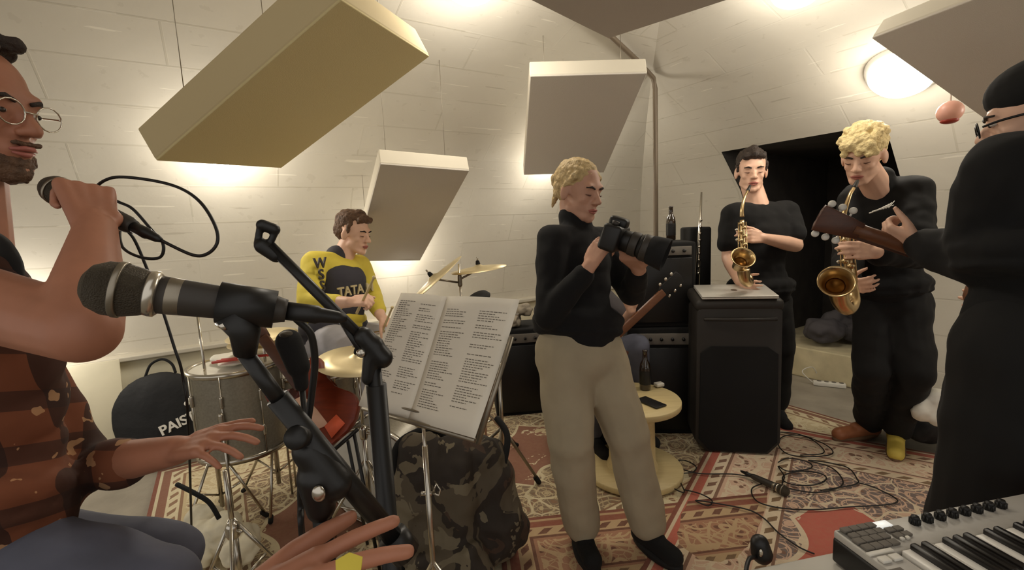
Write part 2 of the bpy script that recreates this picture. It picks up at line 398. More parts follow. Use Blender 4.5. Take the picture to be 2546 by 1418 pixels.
# dark recess behind the two horn players
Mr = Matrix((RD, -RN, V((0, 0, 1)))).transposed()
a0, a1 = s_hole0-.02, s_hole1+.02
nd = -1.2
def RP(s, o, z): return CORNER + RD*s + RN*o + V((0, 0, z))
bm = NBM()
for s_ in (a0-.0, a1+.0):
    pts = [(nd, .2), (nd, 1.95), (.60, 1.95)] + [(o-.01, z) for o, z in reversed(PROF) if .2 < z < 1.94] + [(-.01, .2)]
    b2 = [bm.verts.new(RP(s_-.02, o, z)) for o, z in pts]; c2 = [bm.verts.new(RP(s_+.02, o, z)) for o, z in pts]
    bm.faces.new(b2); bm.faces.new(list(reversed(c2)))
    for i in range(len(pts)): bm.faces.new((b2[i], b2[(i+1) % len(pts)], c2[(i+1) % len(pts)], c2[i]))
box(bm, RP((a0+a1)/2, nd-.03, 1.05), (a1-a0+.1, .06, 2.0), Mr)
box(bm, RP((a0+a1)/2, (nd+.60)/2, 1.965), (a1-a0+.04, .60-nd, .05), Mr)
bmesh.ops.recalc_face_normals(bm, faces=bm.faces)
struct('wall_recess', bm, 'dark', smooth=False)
bm = NBM(); box(bm, RP((a0+a1)/2, -.58, .13), (a1-a0, 1.2, .26), Mr, .01)
struct('trim_3', bm, 'stone', smooth=False)
bm = NBM(); box(bm, RP(s_hole1+1.6, .12, 1.30), (3.0, .07, .05), Mr, .008); struct('trim_4', bm, 'wall', smooth=False)

# ---------------------------------------------------------------- rugs
def rug(name, corner, du, dv, W, L, m, z, label, curl=0):
    bm = NBM(); uvl = bm.loops.layers.uv.new('UVMap'); n = 24; du = V((*du, 0)).normalized(); dv = V((*dv, 0)).normalized(); g = []
    for j in range(n+1):
        for i in range(n+1):
            u, v = W*i/n, L*j/n
            h = z + .0025*math.sin(u*7+v*3)
            p = V((corner[0], corner[1], 0)) + du*u + dv*v
            g.append((bm.verts.new((p.x, p.y, h)), u, v))
    for j in range(n):
        for i in range(n):
            q = [g[j*(n+1)+i], g[j*(n+1)+i+1], g[(j+1)*(n+1)+i+1], g[(j+1)*(n+1)+i]]
            f = bm.faces.new([x[0] for x in q])
            for l, x in zip(f.loops, q): l[uvl].uv = (x[1], x[2])
    bmesh.ops.recalc_face_normals(bm, faces=bm.faces)
    o = obj(name, bm, m); s = o.modifiers.new('t', 'SOLIDIFY'); s.thickness = .007; s.offset = -1
    return tag(o, label, 'rug')
rug('persian_rug', (1.45, 3.08), (.817, -.577), (-.577, -.817), 2.2, 3.4, rug_mat('red rug weave', 2.2, 3.4, 'red'), .028, 'red persian rug with beige floral borders lying in front of the black speaker')
rug('persian_rug', (-2.20, 2.66), (.846, .533), (.533, -.846), 3.85, 2.3, rug_mat('cream rug weave', 3.85, 2.3, 'cream'), .010, 'cream floral persian rug under the drum kit and the photographer')
rug('persian_rug', (-.12, 2.02), (1, .10), (.10, -1), 1.9, 1.8, rug_mat('brown rug weave', 1.9, 1.8, 'brown'), .019, 'brownish red patterned rug beneath the feet of the woman with the camera')

# ---------------------------------------------------------------- acoustic panels, fitted 0.6 x 1.2 m slabs
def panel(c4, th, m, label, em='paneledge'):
    # c4: four face corners (face down towards the room), back offset along the normal
    a, b, c, d = [V(p) for p in c4]
    e1 = (b-a); e2 = (d-a); nrm = e1.cross(e2).normalized()
    if nrm.z < 0: nrm = -nrm
    root = thing('sound_baffle', label, 'sound baffle', (a+b+c+d)/4 + nrm*th/2)
    bm = NBM()
    x = e1.normalized(); y = (e2 - x*e2.dot(x)).normalized()
    W_, L_ = e1.length, e2.length
    Mx = Matrix((x, y, nrm)).transposed()
    ctr = a + x*W_/2 + y*L_/2
    box(bm, ctr + nrm*.006, (W_-.004, L_-.004, .012), Mx, .003); obj('front_face', bm, m, root, smooth=False)
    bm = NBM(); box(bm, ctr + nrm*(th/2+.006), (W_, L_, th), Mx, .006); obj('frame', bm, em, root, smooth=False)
    # hanging wires up to the vault
    for sx in (-.35, .35):
        for sy in (-.35, .35):
            p = ctr + x*W_*sx + y*L_*sy + nrm*(th-.01); bm = NBM(); rod(bm, p, (p.x, p.y, 2.55), .0015, 6); obj('hanging_wire', bm, 'steel', root)
    return root
def q(*c): return [P(*x) for x in c]
def fit(c, D0):
    R = [P(x, y, 1.0)-EYE for x, y in c]
    Mt = Matrix((R[1], -R[2], R[3])).transposed(); s = Mt.inverted() @ R[0]; k = [1, s[0], s[1], s[2]]
    return [EYE + R[i]*k[i]*D0 for i in range(4)]
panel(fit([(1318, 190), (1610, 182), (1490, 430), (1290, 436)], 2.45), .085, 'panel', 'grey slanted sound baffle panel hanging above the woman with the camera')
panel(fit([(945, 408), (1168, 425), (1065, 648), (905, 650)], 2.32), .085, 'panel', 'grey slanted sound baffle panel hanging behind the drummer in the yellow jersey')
panel([(-.452, 1.42, 2.066), (-.294, 1.997, 2.105), (-1.062, 2.233, 1.718), (-1.219, 1.655, 1.679)], .12, 'paneltan', 'large tan sound baffle panel hanging at the upper left', 'tanedge')
def flat(tcp, p1, D1, p2, L1, L2, label, back=0):
    t_ = P(*tcp); e1 = P(*p1, D1)-t_; R2 = P(*p2, 1)-EYE; D2 = ((t_-EYE).dot(e1))/R2.dot(e1); e2 = EYE+R2*D2-t_
    e1.normalize(); e2.normalize()
    panel([t_, t_+e1*L1, t_+e1*L1+e2*L2, t_+e2*L2], .07, 'panel', label)
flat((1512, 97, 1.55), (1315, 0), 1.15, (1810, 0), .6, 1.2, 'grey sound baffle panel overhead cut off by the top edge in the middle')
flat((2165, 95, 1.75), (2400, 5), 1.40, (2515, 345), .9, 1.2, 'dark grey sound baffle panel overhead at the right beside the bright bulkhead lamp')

# ---------------------------------------------------------------- lamps of the room
def vault_hit(x, y, side):
    v = (P(x, y, 1)-EYE); N = LN if side == 'L' else RN
    t = .2
    while t < 9:
        p = EYE + v*t; o = (p-CORNER).dot(N); z = p.z
        for (o0, z0), (o1, z1) in zip(PROF, PROF[1:]):
            if z1 > z0 and z0 <= z <= z1:
                if o <= o0 + (o1-o0)*(z-z0)/(z1-z0):
                    return p, (N*(z1-z0) - V((0, 0, 1))*(o1-o0)).normalized()
        t += .01
    return p, N
def lamp(x, y, side, label, r=.13, watts=LAMP_W):
    p, nr = vault_hit(x, y, side)
    root = thing('bulkhead_lamp', label, 'lamp', p, 'bulkhead lamps on the vault')
    X, Y, Z = frame(nr); Mx = basis(X, Y, Z, p)
    bm = NBM(); lathe(bm, [(0, .0), (r*1.12, .0), (r*1.15, .01), (r*1.1, .03), (r, .035)], Mx); obj('base_ring', bm, 'white', root)
    bm = NBM(); lathe(bm, [(r, .03), (r*.97, .06), (r*.8, .09), (r*.45, .105), (0, .11)], Mx); obj('diffuser', bm, 'lamp', root)
    L = bpy.data.lights.new('bulb', 'POINT'); L.energy = watts; L.color = (1, .94, .84); L.shadow_soft_size = .09
    lo = bpy.data.objects.new('bulb', L); C.objects.link(lo); lo.parent = root; lo.location = nr*.21
    return root
lamp(2245, 172, 'R', 'bright round bulkhead lamp beside the dark grey panel above the blond saxophonist', .15, 11)
lamp(545, 355, 'L', 'bulkhead lamp hidden behind the lower end of the large tan panel', .11, 12)
lamp(985, 605, 'L', 'bulkhead lamp hidden behind the grey panel near the drummer', .11, 9)
lamp(1375, 385, 'L', 'bulkhead lamp hidden behind the grey panel above the woman', .11, 11)
lamp(1170, -75, 'L', 'bulkhead lamp on the vault above the top edge, glowing between tan and grey panels', .14, 13)
lamp(1985, -55, 'R', 'bulkhead lamp at the top edge to the right of the overhead panel', .12, 9)
lamp(60, 770, 'L', 'bulkhead lamp low on the drum wall behind the singer', .11, 8)
lamp(3300, 60, 'R', 'added unseen fill lamp on the vault over the keyboard, out past the right edge', .13, 11)  # added out of view to brighten the foreground and panel undersides

# pink glass lamp with red cap under the right panel
c = P(2362, 278, 2.0); root = thing('pendant_lamp', 'pink glass ball lamp with red cap hanging beneath the dark grey panel at the right', 'lamp', c)
bm = NBM(); ell(bm, c, (.047, .047, .046)); obj('glass_ball', bm, 'pink', root)
bm = NBM(); ell(bm, c-V((0, 0, .037)), (.032, .032, .014)); obj('red_cap', bm, 'redglass', root)
bm = NBM(); rod(bm, c+V((0, 0, .04)), c+V((0, 0, .48)), .003); obj('cord', bm, 'white', root)

# pipe in the corner and the white conduit
bm = NBM()
h1, n1 = vault_hit(1632, 190, 'R'); h2, n2 = vault_hit(1530, 92, 'L'); h1 = h1+n1*.03; h2 = h2+n2*.03
hm_ = h1.lerp(h2, .5); hm_.z = max(hm_.z, (h1.z+h2.z)/2)+.01
tube(bm, [V((h1.x, h1.y, .0)), V((h1.x, h1.y, 1.2)), h1-V((0, 0, .06)), h1.lerp(hm_, .12), hm_, h2, h2+(h2-hm_)*1.6], .017, 10)
tag(obj('water_pipe', bm, 'pipe'), 'thin brown pipe running down the corner of the vault behind the black cabinets', 'pipe')
bm = NBM(); curve_tube(bm, [P(1440, 62, 2.9), P(1395, 68, 2.95), P(1365, 95, 2.95), P(1368, 150, 2.85)], .006); tag(obj('lamp_cable', bm, 'white'), 'thin white cable looping up from the top of the grey panel above the woman', 'cable')

# ================================================================ figures
def rotate_about(v, ax, a): return Matrix.Rotation(a, 3, ax) @ v
def hand(bm, W, d, pn, curl=.3, side=1, s=1.0, thumb=.4, spread=.10, curls=None):
    d = V(d).normalized(); pn = V(pn); pn = (pn - d*pn.dot(d)).normalized(); lat = d.cross(pn)*side
    W = V(W)
    for k in (-.027, -.009, .009, .027):
        cap(bm, W+lat*k*.55*s, W+d*.088*s+lat*k*1.1*s, .0135*s, .0115*s, 10)
    cap(bm, W-d*.02*s, W+d*.02*s, .022*s, .021*s, 12)
    ln = [.076, .084, .078, .060]; off = [.030, .010, -.010, -.029]; rr = [.0088, .0092, .0088, .0078]
    for i in range(4):
        c_ = curls[i] if curls else curl
        p = W + d*(.09 - .004*abs(i-1))*s + lat*off[i]*s
        dd = (d + lat*spread*(1.5-i)).normalized()
        ax = dd.cross(pn).normalized()
        for j, fr in enumerate((.46, .30, .24)):
            dd = rotate_about(dd, ax, c_*(1.0 if j else .9))
            qn = p + dd*ln[i]*fr*s
            cap(bm, p, qn, rr[i]*s*(1-.07*j), rr[i]*s*(.93-.07*j), 10); p = qn
    p = W + d*.028*s + lat*.026*s
    dd = (d*.75 + lat*.75 + pn*thumb).normalized()
    cap(bm, p, p+dd*.038*s, .0145*s, .0115*s, 10); p = p+dd*.038*s
    dd = (dd*1.0 + d*.55 + pn*thumb*.9).normalized()
    cap(bm, p, p+dd*.032*s, .0115*s, .0098*s, 10); p = p+dd*.032*s
    dd = (dd + d*.2 + pn*thumb*.5).normalized(); cap(bm, p, p+dd*.026*s, .0098*s, .0078*s, 10)

def head(bm, c, R, s=1.0):      # c centre of skull, R columns right, forward, up
    def T(x, y, z): return V(c) + R @ (V((x, y, z))*s)
    def E(x, y, z, a, b, e): ell(bm, T(x, y, z), (a*s, b*s, e*s), R, 20)
    E(0, -.018, .040, .074, .094, .080); E(0, .022, .012, .064, .064, .078); E(0, .030, -.040, .055, .052, .060)
    E(0, .048, -.078, .036, .036, .026); E(0, .070, -.092, .020, .018, .016)
    cap(bm, T(-.040, .010, -.060), T(-.020, .062, -.085), .021*s, .017*s); cap(bm, T(.040, .010, -.060), T(.020, .062, -.085), .021*s, .017*s)
    cap(bm, T(-.034, .070, .030), T(.034, .070, .030), .014*s, .014*s)                   # brow ridge
    for k in (-1, 1):
        E(k*.034, .050, -.020, .022, .024, .022)                                          # cheekbones
        E(k*.013, .094, -.026, .0085, .010, .008)
        ell(bm, T(k*.076, -.006, -.006), (.008*s, .020*s, .032*s), R @ Euler((0, 0, k*.3)).to_matrix(), 14)
    cap(bm, T(0, .078, .016), T(0, .104, -.022), .0085*s, .0120*s)                        # nose
    E(0, .070, -.055, .030, .020, .022)
def face_parts(par, c, R, s, brow, eyes=True):
    def T(x, y, z): return V(c) + R @ (V((x, y, z))*s)
    if not eyes:      # lowered lids: only the lash line shows
        for k in (-1, 1):
            bm = NBM(); tube(bm, [T(k*.018, .077, .001), T(k*.031, .0835, -.001), T(k*.045, .072, .001)], [.0012*s, .0028*s, .0012*s], 8); obj('eyelashes', bm, 'lash', par)
    else:
        for k in (-1, 1):
            bm = NBM(); ell(bm, T(k*.031, .0745, .006), (.0115*s, .0095*s, .0048*s), R); e = obj('eye', bm, 'eye', par)
            bm = NBM(); ell(bm, T(k*.031, .0815, .0055), (.0055*s, .0042*s, .0045*s), R, 12); obj('iris', bm, 'iris', e)
    for k in (-1, 1):
        bm = NBM(); tube(bm, [T(k*.014, .086, .024), T(k*.030, .086, .030), T(k*.048, .072, .026)], [.0035*s, .0042*s, .0025*s], 8); obj('eyebrow', bm, brow, par)
    bm = NBM(); tube(bm, [T(-.024, .084, -.056), T(-.008, .092, -.053), T(.008, .092, -.053), T(.024, .084, -.056)], [.002*s, .0048*s, .0048*s, .002*s], 8)
    tube(bm, [T(-.020, .084, -.061), T(0, .091, -.064), T(.020, .084, -.061)], [.002*s, .0052*s, .002*s], 8)
    obj('lips', bm, 'lip', par)
def torso(bm, SL, SR, HL, HR, add=0.0, top=.055, w=1.0, waist=.86):
    prof = [(0, .92, top), (.10, .86, .082), (.26, .78, .112), (.45, .70, .112), (.66, .66, .104), (.82, .80, .104), (1, 1.0, .112)]
    for t, k, r in prof:
        a = SL.lerp(HL, t); b = SR.lerp(HR, t); m_ = (a+b)/2
        k *= w
        a = m_ + (a-m_)*k; b = m_ + (b-m_)*k; rr = r+add
        d = (b-a).normalized(); L = (b-a).length
        ins = min(rr*.75, L*.45)
        cap(bm, a+d*ins*(.2 if t < .05 else 1), b-d*ins*(.2 if t < .05 else 1), rr, rr, 18)
def person(label, J, skin='skin_b', shirt='blacktee', sleeve='long', trousers='blacktrouser', tadd=.02, shoes='blackm', hair='hairbrown', hairf=None, vox=.006, brow='hairdark', sadd=.014, disp=.02, hs=1.0, flare=0, boots=False, collar=False, eyes=True, torw=1.0, hem=0.0):
    hc, hf, hu = J['head'][0], J['head'][1], J['head'][2]; s = J['head'][3]
    R = lookM(hf, hu)
    base = J.get('base', V((hc.x, hc.y, 0)))
    root = thing('person', label, 'person', base)
    SL, SR, HL, HR = J['SL'], J['SR'], J['HL'], J['HR']
    bm = NBM(); head(bm, hc, R, s)
    nb = (SL+SR)/2 + V((0, 0, .035)); nt = hc + R @ (V((0, -.02, -.05))*s)
    cap(bm, nb-V((0, 0, .05)), nt, .062*s, .054*s)
    cap(bm, SL.lerp(SR, .18), nb, .045, .055); cap(bm, SR.lerp(SL, .18), nb, .045, .055)
    torso(bm, SL, SR, HL.lerp(HR, .06), HR.lerp(HL, .06), -.020, w=torw*.90)
    arms = [('L', SL), ('R', SR)]
    for k, S in arms:
        if 'E'+k in J:
            E_, W_ = J['E'+k], J['W'+k]; q_ = J.get('armr', 1.0)
            cap(bm, S, E_, .050*q_, .040*q_); cap(bm, E_, E_.lerp(W_, .3), .040*q_, .041*q_); cap(bm, E_.lerp(W_, .3), W_, .041*q_, .026*q_)
            h = J.get('hand'+k)
            if h: hand(bm, W_, *h[:2], **h[2])
    for k, Hh in (('L', HL.lerp(HR, .2)), ('R', HR.lerp(HL, .2))):
        if 'K'+k in J:
            K_, A_ = J['K'+k], J['A'+k]
            cap(bm, Hh, K_, .072, .050); cap(bm, K_, A_, .052, .038); cap(bm, A_-V((0, 0, .05)), J.get('T'+k, A_+V((0, -.12, -.05)))-V((0, 0, .015)), .030, .022)
    bd = obj('body', bm, skin, root, mods=[remesh(vox, 4)])
    face_parts(root, hc, R, s, brow, eyes)
    if shirt:
        bm = NBM(); torso(bm, SL, SR, HL.lerp(SL, .14), HR.lerp(SR, .14), sadd, top=.058, w=torw)
        cap(bm, SL.lerp(SR, .2), nb-V((0, 0, .025)), .052+sadd*.5, .060); cap(bm, SR.lerp(SL, .2), nb-V((0, 0, .025)), .052+sadd*.5, .060)
        if collar: cap(bm, nb-V((0, 0, .03)), nb.lerp(nt, .55 if collar is True else collar), .070*s, .066*s)
        hm = (HL+HR)/2; up_ = ((SL+SR)/2-hm).normalized(); xr = (HR-HL).normalized(); hl = (HR-HL).length/2; yr = up_.cross(xr).normalized()
        ell(bm, hm+up_*(.115-hem), (hl+.068+sadd*.7+tadd*.4, .122+sadd+tadd*.5, .075), Matrix((xr, yr, up_)).transposed(), 24)
        ell(bm, hm+up_*(.075-hem), (hl+.064+sadd*.7+tadd*.4, .120+sadd+tadd*.5, .035), Matrix((xr, yr, up_)).transposed(), 24)
        for k, S in arms:
            if 'E'+k not in J: continue
            E_, W_ = J['E'+k], J['W'+k]; q_ = J.get('armr', 1.0)
            if sleeve == 'long':
                cap(bm, S, E_, .060*q_+sadd*.5, .048*q_+sadd*.6); cap(bm, E_, E_.lerp(W_, J.get('slv', .88)), .048*q_+sadd*.6, .034*q_+sadd*.4)
            elif sleeve == 'short':
                cap(bm, S, S.lerp(E_, .62), .064+sadd*.5, .066+sadd*.8)
            elif sleeve == 'roll' and k == 'L':
                cap(bm, S, E_, .062*q_, .052*q_); cap(bm, E_, E_.lerp(W_, .45), .052*q_, .046*q_)
        obj('shirt', bm, shirt, root, mods=[remesh(.009, 5, disp, .10)])
    if trousers and 'KL' in J:
        bm = NBM()
        hm = (HL+HR)/2; up_ = ((SL+SR)/2-hm).normalized()
        cap(bm, HL.lerp(HR, .25)+up_*.0, HR.lerp(HL, .25)+up_*.0, .106+tadd*.4, .106+tadd*.4, 18)
        cap(bm, HL.lerp(HR, .22)-V((0, 0, .03)), HR.lerp(HL, .22)-V((0, 0, .04)), .114+tadd*.5, .114+tadd*.5, 18)
        for k, Hh in (('L', HL.lerp(HR, .16)), ('R', HR.lerp(HL, .16))):
            K_, A_ = J['K'+k], J['A'+k]
            cap(bm, Hh, K_, .092+tadd, .066+tadd+flare*.5); e_ = K_.lerp(A_, J.get('trl', .93)); cap(bm, K_, e_, .064+tadd+flare*.5, .050+tadd+flare*.7)
        obj('trousers', bm, trousers, root, mods=[remesh(.010, 4, disp*1.2, .14)])
    if shoes and 'KL' in J:
        for k in 'LR':
            A_ = J['A'+k]; T_ = J.get('T'+k, A_+V((0, -.12, -.05))); bm = NBM(); d = (T_-A_); d.z = 0; d.normalize(); z0 = J.get('fz', 0)
            heel = V((A_.x, A_.y, z0+.045))-d*.03; toe = V((T_.x, T_.y, z0+.040))+d*.05
            cap(bm, heel, toe, .042, .040); cap(bm, heel+V((0, 0, .02)), heel.lerp(toe, .5)+V((0, 0, .015)), .043, .040)
            cap(bm, heel, V((A_.x, A_.y, z0+(.20 if boots else .09))), .046, .060 if boots else .048)
            sc = shoes if isinstance(shoes, str) else shoes['LR'.index(k)]
            sh = obj('shoe', bm, sc, root, mods=[remesh(.006, 4)])
            bm = NBM(); pts = []
            for i in range(20):
                a = 2*PI*i/20; x = math.cos(a); y = math.sin(a); pts.append((x*(.045 if y < 0 else .047), y*((toe-heel).length/2+.042)))
            rr = d.cross(V((0, 0, 1))); mid = (heel+toe)/2
            prism(bm, pts, .022, basis(rr, d, V((0, 0, 1)), V((mid.x, mid.y, z0+.001)))); obj('sole', bm, 'sole' if sc not in ('blackm', 'black') else 'rubber', sh)
    if hairf:
        bm = NBM(); hairf(bm, lambda x, y, z: hc + R @ (V((x, y, z))*s), R, s); obj('hair', bm, hair, root, mods=[remesh(.005, 3, .012, .02)])
    return root, R, nb
def hair_short(bm, T, R, s):
    ell(bm, T(0, -.030, .062), (.078*s, .092*s, .074*s), R, 20); ell(bm, T(0, -.052, .018), (.077*s, .068*s, .070*s), R, 20)
    cap(bm, T(-.04, .058, .088), T(.04, .058, .088), .020*s, .020*s); cap(bm, T(0, .02, .115), T(0, .07, .098), .03*s, .018*s)
    for k in (-1, 1): cap(bm, T(k*.070, .012, .045), T(k*.070, .010, .005), .012*s, .007*s)
def hair_curly(bm, T, R, s):
    random.seed(3)
    ell(bm, T(0, -.022, .060), (.084*s, .098*s, .074*s), R, 20); ell(bm, T(0, -.058, .014), (.070*s, .060*s, .070*s), R, 20)
    for i in range(80):
        a = random.uniform(0, 2*PI); e = random.uniform(.1, 1.5)
        x, y, z = math.cos(a)*math.cos(e)*.084, math.sin(a)*math.cos(e)*.096, math.sin(e)*.076
        ell(bm, T(x, y-.018, z+.060), random.uniform(.013, .021)*s, None, 10)
    for i in range(26): ell(bm, T(random.uniform(-.066, .066), .080, .052+random.uniform(-.012, .035)), random.uniform(.013, .018)*s, None, 10)
def hair_receding(bm, T, R, s):
    ell(bm, T(0, -.045, .060), (.078*s, .090*s, .074*s), R, 20); ell(bm, T(0, -.060, .018), (.077*s, .064*s, .070*s), R, 20)
    for i in range(24): ell(bm, T(random.uniform(-.05, .05), .03+random.uniform(-.05, .02), .115+random.uniform(-.01, .015)), .016*s, None, 10)
    for k in (-1, 1): cap(bm, T(k*.070, .008, .045), T(k*.070, .008, .0), .012*s, .008*s)
def hair_bun(bm, T, R, s):
    ell(bm, T(0, -.026, .052), (.079*s, .094*s, .076*s), R, 24); ell(bm, T(0, -.050, .012), (.072*s, .062*s, .064*s), R, 20)
    for k in (-1, 1): cap(bm, T(k*.066, .026, .060), T(k*.072, -.020, .010), .015*s, .012*s)
    ell(bm, T(0, -.115, .030), (.036*s, .034*s, .036*s), R, 16); cap(bm, T(.02, -.10, -.01), T(.03, -.10, -.075), .016*s, .006*s)

# ================================================================ the people
Z = V((0, 0, 1)); FZ = .03
def foot(x, y, h=.10): p = G(x, y, FZ); return V((p.x, p.y, FZ+h))
# --- woman with the camera
HW = P(1440, 478, 1.84)
J = dict(head=(HW, (.62, -.74, -.24), (.05, 0, 1), 1.03), SR=P(1374, 602, 1.78), SL=P(1492, 604, 1.97),
         ER=P(1366, 782, 1.72), WR=P(1462, 668, 1.60), EL=P(1572, 728, 1.90), WL=P(1588, 668, 1.66),
         handR=(P(1500, 600, 1.56)-P(1462, 668, 1.60), V((.75, .35, .1)), dict(side=1, curls=(.95, 1.0, 1.0, 1.0), thumb=.5, spread=.03)),
         handL=(P(1552, 628, 1.56)-P(1588, 668, 1.66), V((.2, .2, 1)), dict(side=-1, curls=(.5, .55, .6, .6), thumb=.3, spread=.03)),
         HR=P(1378, 868, 1.80), HL=P(1500, 868, 1.90), KR=P(1418, 1095, 1.80), KL=P(1562, 1090, 1.88),
         AR=foot(1446, 1360), AL=foot(1608, 1358), fz=FZ, trl=.97)
J['TR'] = J['AR']+V((.015, -.085, -.05)); J['TL'] = J['AL']+V((.045, -.08, -.05)); J['base'] = V((J['AR'].x, J['AR'].y, FZ))
woman, Rw, nbw = person('blond woman in black turtleneck and loose khaki trousers holding up a camera with long lens', J, skin='skin_a', shirt='turtle', trousers='khaki', tadd=.018, flare=.016, hairf=hair_bun, hair='hairgold', boots=True, collar=True, hem=.0, eyes=False, disp=.018, torw=.95, shoes='blackm')
ec = HW + Rw @ V((-.074, .0, -.045)); bm = NBM(); ell(bm, ec-V((0, 0, .012)), (.004, .004, .016)); obj('earring', bm, 'black', woman)

# --- drummer in a yellow jersey
HD = P(880, 582, 2.66)
J = dict(head=(HD, (.93, -.30, -.22), (.12, 0, 1), 1.02), SR=P(782, 655, 2.50), SL=P(892, 662, 2.78), HR=P(790, 838, 2.52), HL=P(872, 838, 2.76),
         ER=P(766, 752, 2.36), WR=P(868, 752, 2.22), EL=P(926, 738, 2.74), WL=P(948, 788, 2.56),
         handR=(V((.9, -.1, .1)), V((.1, .6, -.8)), dict(side=1, curl=1.25, thumb=.6)), handL=(V((.7, -.3, -.5)), V((-.2, .2, -1)), dict(side=-1, curl=1.15, thumb=.6)),
         KR=P(872, 885, 2.30), KL=P(1000, 850, 2.80), AR=P(905, 1010, 2.50), AL=P(1010, 1010, 2.84), armr=1.05, slv=.72, fz=FZ)
for k in 'RL':
    J['A'+k].z = FZ+.10; J['T'+k] = J['A'+k]+V((.13, -.03, -.05))
drm, Rd, nbd = person('young man seated at the drums in yellow and black cycling jersey', J, shirt='yellow', trousers='paledenim', hairf=hair_short, hair='hairbrown', disp=.014, shoes='black', eyes=False)
# dark chest panel and waist band of the jersey, with its lettering
f_ = (J['SR']-J['SL']).cross(Z).normalized(); f_ = -f_ if f_.y > 0 else f_
bm = NBM()
def chest(J, w, t0, t1, r, fwd, bm):
    for i in range(7):
        t = t0+(t1-t0)*i/6; a = J['SL'].lerp(J['HL'], t); b = J['SR'].lerp(J['HR'], t); m_ = (a+b)/2
        a = m_+(a-m_)*w; b = m_+(b-m_)*w; cap(bm, a+fwd*.035, b+fwd*.035, r, r, 16)
chest(J, .30, .22, .62, .105, f_, bm); cap(bm, nbd-V((0, 0, .03)), nbd+V((0, 0, .012)), .070, .066)
torso_lo = [J['SL'].lerp(J['HL'], .9), J['SR'].lerp(J['HR'], .9)]
cap(bm, torso_lo[0].lerp(torso_lo[1], .2), torso_lo[1].lerp(torso_lo[0], .2), .137, .137, 18)
nv = obj('jersey_front', bm, 'navy', drm, mods=[remesh(.009, 5)], label='dark navy chest and waist of the yellow jersey')
ctr = ((J['SL']+J['SR'])/2).lerp((J['HL']+J['HR'])/2, .34)
X = (J['SL']-J['SR']); X.z = 0; X = X.normalized(); X = X if X.x > 0 else -X; Y_ = Z.copy(); N_ = X.cross(Y_)
tx = textobj('jersey_lettering', 'TATA M', .072, basis(X, Y_, N_, ctr+N_*.152+X*.0), 'lettery', nv, .004)
sl = J['SR'].lerp(J['ER'], .35)
for i, (ch, dz) in enumerate((('W', .06), ('S', .0), ('S', -.06), ('I', -.11))):
    textobj('sleeve_lettering', ch, .075, basis(X, Y_, N_, sl+V((.0, -.01, dz+.01))+N_*.075), 'letterd', drm, .004)
# drum throne
sp = (J['HR']+J['HL'])/2; zt = sp.z-.135
t = thing('drum_throne', 'round black drum throne under the seated drummer', 'stool', (sp.x, sp.y, 0)); bm = NBM()
lathe(bm, [(0, zt), (.16, zt), (.17, zt-.03), (.16, zt-.08), (0, zt-.08)], Matrix.Translation((sp.x, sp.y, 0))); obj('seat', bm, 'blackm', t)
bm = NBM(); rod(bm, (sp.x, sp.y, zt-.08), (sp.x, sp.y, .2), .018); obj('post', bm, 'chrome', t)
for i in range(3):
    a = i*2.09+.4; bm = NBM(); rod(bm, (sp.x, sp.y, .32), (sp.x+.24*math.cos(a), sp.y+.24*math.sin(a), .025), .010); obj('leg', bm, 'chrome', t)

# --- saxophonist in a black T-shirt
HS = P(1868, 428, 2.98)
J = dict(head=(HS, (-.30, -.93, -.12), (.02, 0, 1), 1.16), SR=P(1822, 535, 2.96), SL=P(1958, 528, 3.04), HR=P(1845, 760, 3.02), HL=P(1940, 755, 3.08),
         ER=P(1812, 640, 2.98), WR=P(1838, 700, 2.80), EL=P(1978, 610, 2.96), WL=P(1898, 592, 2.76),
         handL=(P(1845, 584, 2.70)-P(1898, 592, 2.76), V((-.25, .75, -.2)), dict(side=-1, curls=(.5, .55, .6, .6), thumb=.6, spread=.03, s=1.1)),
         handR=(P(1862, 712, 2.70)-P(1838, 700, 2.80), V((.3, .8, .1)), dict(side=1, curl=.6, thumb=.5)),
         armr=1.12)
for k, x in (('R', 1850), ('L', 1945)):
    h = J['H'+k]; J['A'+k] = V((h.x, h.y, .10)); J['K'+k] = V((h.x, h.y-.03, .50)); J['T'+k] = J['A'+k]+V((-.03, -.13, -.05))
sx1, Rs, _n = person('dark-haired man in black T-shirt playing saxophone behind the black speaker', J, shirt='blacktee', sleeve='short', hairf=hair_short, hair='hairdark', torw=1.02, sadd=.02, eyes=False, hem=-.02)
neck1, mouth1 = HS + Rs @ V((0, .10, -.07)), HS + Rs @ V((0, .100, -.068))*1.1

# --- blond saxophonist
HB = P(2146, 392, 2.34)
J = dict(head=(HB, (-.72, -.56, -.36), (-.05, -.1, 1), 1.16), SR=P(2128, 496, 2.56), SL=P(2272, 476, 2.38), HR=P(2160, 745, 2.58), HL=P(2268, 745, 2.46),
         ER=P(2108, 640, 2.46), WR=P(2112, 705, 2.28), EL=P(2285, 632, 2.26), WL=P(2172, 628, 2.10),
         handL=(P(2115, 620, 2.05)-P(2172, 628, 2.10), V((-.1, .8, -.15)), dict(side=-1, curls=(.5, .55, .6, .6), thumb=.5, spread=.03, s=1.1)),
         handR=(V((-.1, -.9, .0)), V((.6, .1, .2)), dict(side=1, curl=.7)),
         KR=P(2165, 920, 2.50), KL=P(2275, 930, 2.42), AR=foot(2152, 1078, .10), AL=foot(2238, 1110, .10), armr=1.18, fz=.0)
J['AR'] = G(2158, 1092, 0)+V((0, 0, .10)); J['AL'] = G(2226, 1118, 0)+V((0, 0, .12)); J['fz'] = .02
d1 = G(2085, 1100)-G(2158, 1092); d2 = G(2205, 1160)-G(2232, 1125)
